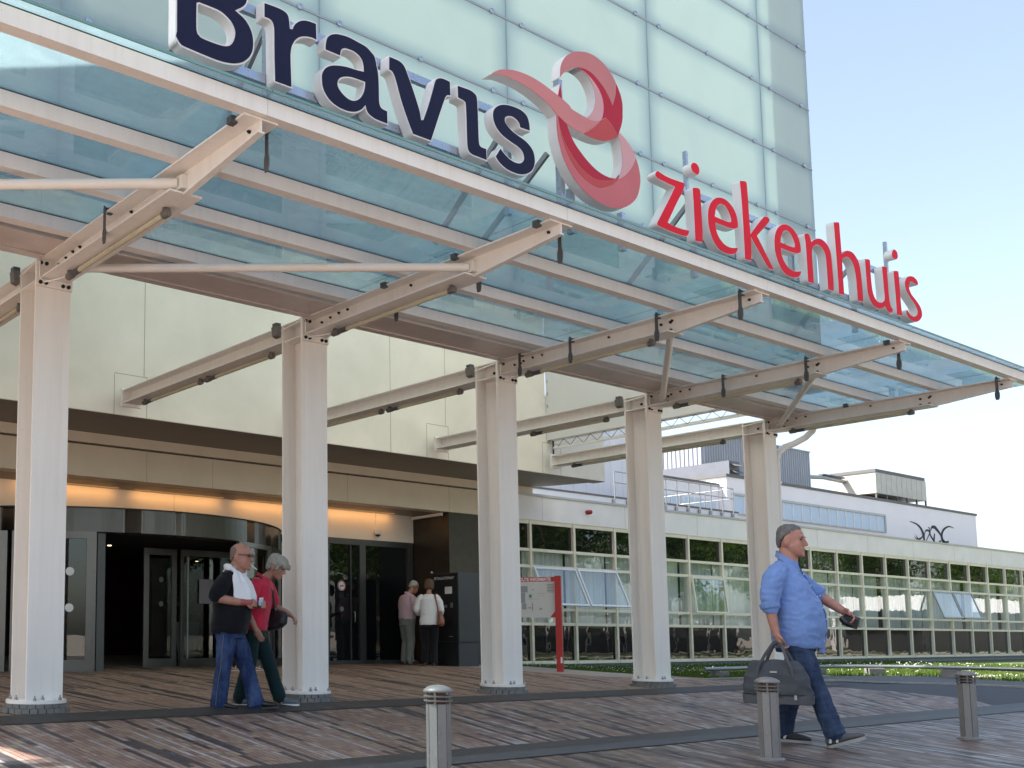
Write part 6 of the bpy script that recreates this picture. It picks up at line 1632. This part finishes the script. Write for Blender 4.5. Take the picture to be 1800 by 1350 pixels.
collar(.075, 1.325, .074, .066, .030, .04, M['red_polo'], sh_o)
M['green_trouser'] = cloth('dark_green_trouser', (.005, .021, .023), .15, 9, 350, .1)
tr = MB(); torso(tr, [(.72, -.05, 0, .135, .16), (.80, -.05, 0, .14, .17), (.88, -.045, 0, .13, .155)])
limb(tr, [(-.05, -.085, .78), (-.055, -.09, .62), (-.06, -.09, .45), (-.125, -.09, .25), (-.17, -.09, .09)], [.10, .094, .078, .072, .076]); limb(tr, [(-.05, .085, .78), (.035, .09, .62), (.105, .09, .45), (.165, .09, .26), (.225, .09, .095)], [.10, .094, .078, .072, .075])
fuse(tr, 'trousers', M['green_trouser'], pw_, .008, 3, .006, (8, 8, 8), 5.0)
M['orange_trim'] = plain('coral_trim', (.55, .17, .10), .7)
shoe(pw_, (-.18, -.09, 0), (1, -.1, 0), .27, M['shoe_grey'], M['sole'], trim=M['orange_trim'], w=.046); shoe(pw_, (.24, .09, 0), (1, .05, .02), .27, M['shoe_grey'], M['sole'], trim=M['orange_trim'], w=.046)
sb = held('shoulder_bag', 'black shoulder bag worn across the body of the woman in red', 'bag', pw_)
M['bag_black'] = plain('black_bag_leather', (.012, .012, .014), .45, bump=.3, bscale=60)
mb = MB(); ring_loft(mb, [((.165, .13, .795), V((.075, -.02, .015)), V((.015, .035, 0)), 3), ((.175, .13, .84), V((.115, -.035, .02)), V((.02, .05, 0)), 3), ((.195, .13, .93), V((.112, -.035, .0)), V((.018, .048, 0)), 3), ((.205, .13, 1.0), V((.085, -.025, -.02)), V((.012, .03, 0)), 2.6)], 24)
fuse(mb, 'bag_body', M['bag_black'], sb, .007, 3, .006, (9, 9, 9))
mb = MB(); pts = [(-.035, -.085, 1.315), (.05, -.13, 1.345), (.12, -.095, 1.28), (.185, -.02, 1.18), (.175, .05, 1.09), (.175, .11, 1.0)]
for a, b in zip(pts, pts[1:]): mb.bar(a, b, .030, .010, up=(.8, -.5, .3))
smooth_obj(mb, 'strap', M['bag_black'], sb)
mb = MB(); mb.tube([(.172, .10, 1.02), (.178, .115, .98)], .012, 8); smooth_obj(mb, 'buckle', M['galv'], sb)

# --- two people at the payment machine, seen from behind ------------------------
po = person('white haired man in a pale pink shirt and grey trousers by the payment machine', (14.95, 15.50, .165), (.985, -.17))
bm_ = MB()
P, nr, k = head(bm_, (.115, 0, 1.465), .235, (.86, -.1, -.48), (.45, 0, .9), 1.0, (.03, 0, 1.38), .058)
limb(bm_, [(.02, -.20, 1.34), (.03, -.245, 1.10), (.20, -.235, 1.055), (.33, -.19, 1.06)], [.050, .045, .036, .028]); hand(bm_, (.32, -.195, 1.06), (1, .1, 0), (0, .4, -.9), -1, .18, .4)
limb(bm_, [(.02, .20, 1.34), (.02, .24, 1.10), (.19, .20, 1.06), (.30, .15, 1.07)], [.050, .045, .036, .028]); hand(bm_, (.29, .155, 1.07), (1, -.1, 0), (0, -.4, -.9), 1, .18, .4)
torso(bm_, [(.85, 0, 0, .10, .14), (1.1, 0, 0, .11, .15), (1.33, 0, 0, .10, .16), (1.40, .02, 0, .06, .09)])
for sg in (-1, 1): limb(bm_, [(0, sg * .09, .85), (.02, sg * .09, .46), (-.02, sg * .09, .10)], [.07, .045, .033])
fuse(bm_, 'body', M['skin_b'], po, .009, 3); face_bits(P, nr, k, po, M['hair_white'])
hb = MB(); Uf, Us = nr @ X, nr @ Y_
ring_loft(hb, [(P(-.08, 0, .30), Uf * .024, Us * .058, 2.2), (P(-.062, 0, .45), Uf * .046, Us * .076, 2.3), (P(-.035, 0, .62), Uf * .076, Us * .082, 2.3), (P(-.02, 0, .78), Uf * .090, Us * .080, 2.3), (P(-.02, 0, .92), Uf * .072, Us * .060, 2.2), (P(-.02, 0, 1.015), Uf * .035, Us * .03, 2)], 20); fuse(hb, 'hair', M['hair_white'], po, .008, 2, .003, (50, 50, 40))
gs = MB()
for sg in (-1, 1): gs.tube([P(.10, sg * .05, .54), P(.05, sg * .08, .54), P(-.01, sg * .083, .52)], .004, 6)
smooth_obj(gs, 'glasses', M['black_print'], po)
sh = MB(); torso(sh, [(.90, -.005, 0, .135, .17), (.95, -.005, 0, .15, .185), (1.08, 0, 0, .145, .185), (1.22, -.005, 0, .138, .19), (1.32, -.005, 0, .12, .185), (1.38, .0, 0, .09, .14), (1.415, .015, 0, .062, .075)])
for sg in (-1, 1): limb(sh, [(.01, sg * .16, 1.335), (.02, sg * .215, 1.26), (.03, sg * .238, 1.13)], [.074, .080, .078])
s_o = fuse(sh, 'shirt', cloth('pale_pink_shirt', (.52, .38, .45), .06, 12), po, .009, 4, .007, (7, 7, 6), 3); collar(.02, 1.405, .074, .066, .032, .03, s_o.data.materials[0], s_o)
tr = MB(); torso(tr, [(.78, -.01, 0, .14, .165), (.88, -.005, 0, .145, .175), (.93, -.003, 0, .14, .17)])
for sg in (-1, 1): limb(tr, [(-.01, sg * .085, .84), (.0, sg * .09, .64), (.015, sg * .092, .46), (-.01, sg * .092, .25), (-.02, sg * .092, .07)], [.105, .096, .080, .074, .078])
fuse(tr, 'trousers', cloth('grey_trouser', (.17, .18, .17), .12, 9), po, .009, 3, .007, (8, 8, 9), 2)
bl = MB(); bl.lathe((0, 0, 0), [(.0, .912), (.01, .912)], 4) if False else None
for sg in (-1, 1): shoe(po, (-.02, sg * .092, 0), (1, sg * .1, 0), .28, plain('brown_shoe_leather', (.05, .028, .02), .4), M['shoe_black'], heel=.012)
pq = person('woman with a brown bob in a white top and black trousers seen from behind', (14.86, 14.80, .155), (.80, .60))
bm_ = MB()
P, nr, k = head(bm_, (.08, 0, 1.475), .228, (.97, -.05, -.22), (.2, 0, 1), .97, (.01, 0, 1.38), .050)
limb(bm_, [(.0, -.185, 1.34), (-.02, -.25, 1.09), (.14, -.22, 1.02), (.24, -.18, 1.05)], [.046, .042, .034, .026]); hand(bm_, (.23, -.185, 1.05), (1, .1, .1), (0, .4, -.9), -1, .17, .5)
limb(bm_, [(.0, .185, 1.34), (-.01, .245, 1.09), (.15, .20, 1.03), (.25, .16, 1.07)], [.046, .042, .034, .026]); hand(bm_, (.24, .165, 1.07), (1, -.1, .1), (0, -.4, -.9), 1, .17, .5)
torso(bm_, [(.85, 0, 0, .10, .14), (1.1, 0, 0, .10, .13), (1.33, 0, 0, .09, .15), (1.40, .01, 0, .055, .08)])
for sg in (-1, 1): limb(bm_, [(0, sg * .085, .85), (.01, sg * .085, .46), (-.02, sg * .08, .10)], [.07, .042, .030])
fuse(bm_, 'body', M['skin_b'], pq, .009, 3); face_bits(P, nr, k, pq, M['hair_brown'])
hb = MB(); Uf, Us = nr @ X, nr @ Y_
ring_loft(hb, [(P(-.050, 0, .06), Uf * .045, Us * .082, 2.5), (P(-.050, 0, .15), Uf * .066, Us * .096, 2.5), (P(-.042, 0, .35), Uf * .080, Us * .102, 2.4), (P(-.028, 0, .55), Uf * .092, Us * .099, 2.4), (P(-.012, 0, .74), Uf * .106, Us * .094, 2.3), (P(-.012, 0, .90), Uf * .092, Us * .078, 2.3), (P(-.014, 0, 1.0), Uf * .066, Us * .054, 2.2), (P(-.014, 0, 1.05), Uf * .03, Us * .025, 2)], 24); fuse(hb, 'hair', M['hair_brown'], pq, .008, 2, .004, (50, 50, 16))
sh = MB(); torso(sh, [(.80, -.005, 0, .145, .185), (.86, -.005, 0, .148, .188), (.97, 0, 0, .132, .172), (1.08, .0, 0, .125, .165), (1.20, .005, 0, .128, .172), (1.30, .0, 0, .112, .172), (1.37, .0, 0, .085, .13), (1.405, .008, 0, .058, .07)])
for sg in (-1, 1): limb(sh, [(.0, sg * .15, 1.335), (-.01, sg * .205, 1.24), (-.02, sg * .245, 1.09), (.08, sg * .225, 1.03), (.15, sg * .20, 1.03)], [.068, .068, .058, .052, .046])
fuse(sh, 'top', cloth('white_knit', (.70, .69, .70), .05, 10, 300), pq, .009, 4, .007, (5, 5, 14), 6)
tr = MB(); torso(tr, [(.76, -.01, 0, .14, .175), (.86, -.005, 0, .14, .18), (.90, -.003, 0, .12, .16)])
for sg in (-1, 1): limb(tr, [(-.01, sg * .085, .82), (.0, sg * .088, .64), (.01, sg * .085, .46), (-.01, sg * .085, .25), (-.02, sg * .085, .09)], [.108, .096, .074, .068, .074])
fuse(tr, 'trousers', cloth('black_trouser', (.007, .007, .009), .2, 9), pq, .009, 3, .005, (8, 8, 9), 2)
for sg in (-1, 1): shoe(pq, (-.02, sg * .085, .01), (1, sg * .12, -.05), .25, M['shoe_black'], M['shoe_black'], heel=.02, w=.04)
hbg = held('handbag', 'tan brown leather handbag on the shoulder of the woman in white', 'bag', pq)
M['tan'] = plain('tan_leather', (.23, .085, .035), .45, var=.15, bump=.2)
mb = MB(); ring_loft(mb, [((-.12, -.245, .77), V((.09, 0, 0)), Y_ * .04, 2.6), ((-.12, -.25, .82), V((.15, 0, 0)), Y_ * .06, 2.6), ((-.115, -.25, .90), V((.15, 0, 0)), Y_ * .055, 2.6), ((-.11, -.245, .98), V((.10, 0, 0)), Y_ * .04, 2.4), ((-.09, -.235, 1.06), V((.035, 0, 0)), Y_ * .02, 2.2)], 24); fuse(mb, 'bag_body', M['tan'], hbg, .008, 3, .007, (9, 9, 9))
mb = MB(); pts = [(-.14, -.20, 1.03), (-.142, -.185, 1.15), (-.128, -.155, 1.28), (-.085, -.13, 1.375), (0, -.135, 1.405), (.09, -.16, 1.34), (.10, -.215, 1.15), (-.02, -.25, 1.02)]
for a, b in zip(pts, pts[1:]): mb.bar(a, b, .028, .008, up=(1, 0, 0))
smooth_obj(mb, 'strap', M['tan'], hbg)
# --- person mostly hidden behind the couple -------------------------------------
pz = person('person in strappy sandals whose lower legs show between the couple', (9.86, 14.15, .152), (.70, -.71))
bm_ = MB(); P, nr, k = head(bm_, (.03, 0, 1.32), .215, X, Z, .97, (-.01, 0, 1.22), .048)
for sg in (-1, 1): limb(bm_, [(0, sg * .16, 1.2), (.02, sg * .20, 1.0), (.08, sg * .19, .80)], [.042, .038, .026]); hand(bm_, (.08, sg * .19, .81), (.2, 0, -1), (0, -sg, 0), -sg, .16, .3)
torso(bm_, [(.76, 0, 0, .09, .13), (1.0, 0, 0, .09, .12), (1.2, 0, 0, .085, .14), (1.25, 0, 0, .05, .07)])
limb(bm_, [(0, -.075, .76), (-.06, -.08, .42), (-.17, -.08, .09)], [.07, .048, .026]); limb(bm_, [(0, .075, .76), (.10, .08, .42), (.20, .08, .09)], [.07, .048, .026])
for x_, y_ in ((-.17, -.08), (.20, .08)): ring_loft(bm_, [((x_ - .055, y_, .05), V((.01, 0, .0)) + Z * .0, Y_ * .02, 2)] and [((x_ - .055, y_, .045), Z * .022, Y_ * .022, 2), ((x_, y_, .055), Z * .035, Y_ * .028, 2), ((x_ + .09, y_, .035), Z * .020, Y_ * .036, 2), ((x_ + .17, y_, .025), Z * .010, Y_ * .028, 2)], 14)
fuse(bm_, 'body', M['skin_a'], pz, .008, 3); face_bits(P, nr, k, pz, M['hair_brown'])
hb = MB(); ring_loft(hb, [(P(-.06, 0, .2), X * .05, Y_ * .075, 2.3), (P(-.04, 0, .55), X * .07, Y_ * .085, 2.3), (P(-.015, 0, .8), X * .09, Y_ * .083, 2.3), (P(-.015, 0, 1.0), X * .05, Y_ * .045, 2)], 20); fuse(hb, 'hair', M['hair_brown'], pz, .008, 2)
dr = MB(); torso(dr, [(.55, .01, 0, .19, .20), (.75, 0, 0, .15, .17), (.95, 0, 0, .11, .14), (1.1, 0, 0, .115, .15), (1.2, 0, 0, .095, .15), (1.24, 0, 0, .06, .10)]); fuse(dr, 'dress', cloth('dark_dress', (.03, .03, .04)), pz, .009, 3, .006)
sd = MB()
for x_, y_ in ((-.17, -.08), (.20, .08)):
    sd.box(x_ - .075, x_ + .185, y_ - .036, y_ + .036, .0, .018)
    for q in (-.03, .03, .11): sd.tube([(x_ + q, y_ + .038 * math.cos(a), .03 + .05 * math.sin(a)) for a in [math.pi * i / 8 for i in range(9)]], .008, 6)
smooth_obj(sd, 'sandals', plain('silver_sandal', (.45, .40, .36), .35, .4), pz, 40)

# ------------------------------------------------------------------ what the windows mirror: trees, shelter, low building across the lawn
t = NT('tree_leaves'); n1 = t.noise(t.pos(), .9, 4, .6); n2 = t.noise(t.pos(), 7, 2)
col = t.ramp(n1, [(.3, (.035, .075, .012)), (.55, (.075, .13, .022)), (.75, (.13, .19, .04))]); col = t.mix(t.math('MULTIPLY', n2, .4), col, (.05, .09, .02, 1))
df = t.n('BsdfDiffuse'); t.l(col, df.inputs[0]); tl = t.n('BsdfTranslucent'); t.l(col, tl.inputs[0]); mx = t.n('MixShader'); mx.inputs[0].default_value = .4; t.l(df.outputs[0], mx.inputs[1]); t.l(tl.outputs[0], mx.inputs[2])
M['leaf'] = t.done(mx.outputs[0]); M['bark'] = plain('grey_brown_bark', (.09, .07, .05), .9, var=.3, scale=6, bump=.5)
def tree_meshes(seed, h, cr):
    r_ = random.Random(seed); tb = MB()
    tb.tube([(0, 0, -.3), (0, 0, .2), (.08, .05, h * .3), (.15, -.05, h * .6), (.1, 0, h * .85)], [.36, .28, .2, .13, .04], 10)
    tips = []
    for i in range(11):
        a = i * 2.4 + r_.uniform(-.3, .3); z0 = h * r_.uniform(.28, .7); L = cr * r_.uniform(.6, 1.0)
        p0 = V((.1, 0, z0)); p1 = p0 + V((math.cos(a) * L * .5, math.sin(a) * L * .5, L * .35)); p2 = p0 + V((math.cos(a) * L, math.sin(a) * L, L * r_.uniform(.3, .7)))
        tb.tube([p0, p1, p2], [.09, .055, .02], 7); tips += [p1, p2, p0.lerp(p1, .6)]
    lb = MB(); 
    for q in tips + [V((r_.uniform(-1, 1) * cr * .5, r_.uniform(-1, 1) * cr * .5, h * r_.uniform(.7, 1.0))) for _ in range(9)]:
        rr = cr * r_.uniform(.24, .42); leafball(lb, q, rr, rr * .8, 130, .17, r_)
    return tb.mesh('trunk', M['bark'], 60), lb.mesh('crown', M['leaf'])
TM = [tree_meshes(5, 11, 4.2), tree_meshes(9, 14, 5.0)]
rt = random.Random(21)
spots = [(34, -5.5), (40, -11), (47, -7.5), (54, -13), (60, -8), (68, -14), (76, -9.5), (84, -15), (95, -11), (106, -17), (118, -12), (132, -18), (64, -22), (48, -20), (28, -14), (90, -24)]
for i, (x, y) in enumerate(spots):
    tr_ = thing('tree', 'leafy green tree standing across the lawn, mirrored in the wing windows', 'tree', (x, y, -.2), 'trees across the lawn')
    tm, cm = TM[i % 2]
    a = inst(tm, 'trunk', tr_, (x, y, -.2)); b = inst(cm, 'crown', tr_, (x, y, -.2))
    tr_.rotation_euler.z = rt.uniform(0, 6.28); s_ = rt.uniform(.85, 1.2); tr_.scale = (s_, s_, s_)
shl = thing('bicycle_shelter', 'bicycle shelter with curved white ribs across the lawn, mirrored in the windows', 'shelter', (42, -1, -.2))
for i in range(16):
    x = 37 + i * 1.6
    pts = [(x, -4.2, -.2), (x, -4.15, 1.2), (x, -3.7, 1.75), (x, -2.8, 2.0), (x, -1.8, 1.95)]
    MB().tube(pts, .05, 8).build('rib', M['letter_white'], shl, smooth=50)
MB().box(36.8, 61.2, -4.3, -4.22, -.1, 1.2).build('rear_panel', M['dark_alu'], shl)
MB().hexa([(36.8, -3.7, 1.80), (61.2, -3.7, 1.80), (61.2, -1.8, 2.0), (36.8, -1.8, 2.0), (36.8, -3.7, 1.83), (61.2, -3.7, 1.83), (61.2, -1.8, 2.03), (36.8, -1.8, 2.03)]).build('roof_sheet', M['coping'], shl)
lbg = thing('white_pavilion', 'low white flat roofed building across the lawn, mirrored in the right hand windows', 'building', (110, -6, -.2))
MB().box(78, 150, -7, -1, 2.6, 3.6).build('roof_band', M['white_render'], lbg)
MB().box(79, 150, -6.5, -1.5, -.2, 2.599).build('dark_glazing', M['dark_alu'], lbg)
for i in range(18): MB().box(78.2 + i * 4, 78.4 + i * 4, -6.95, -6.75, -.2, 2.598).build('post', M['white_render'], lbg)
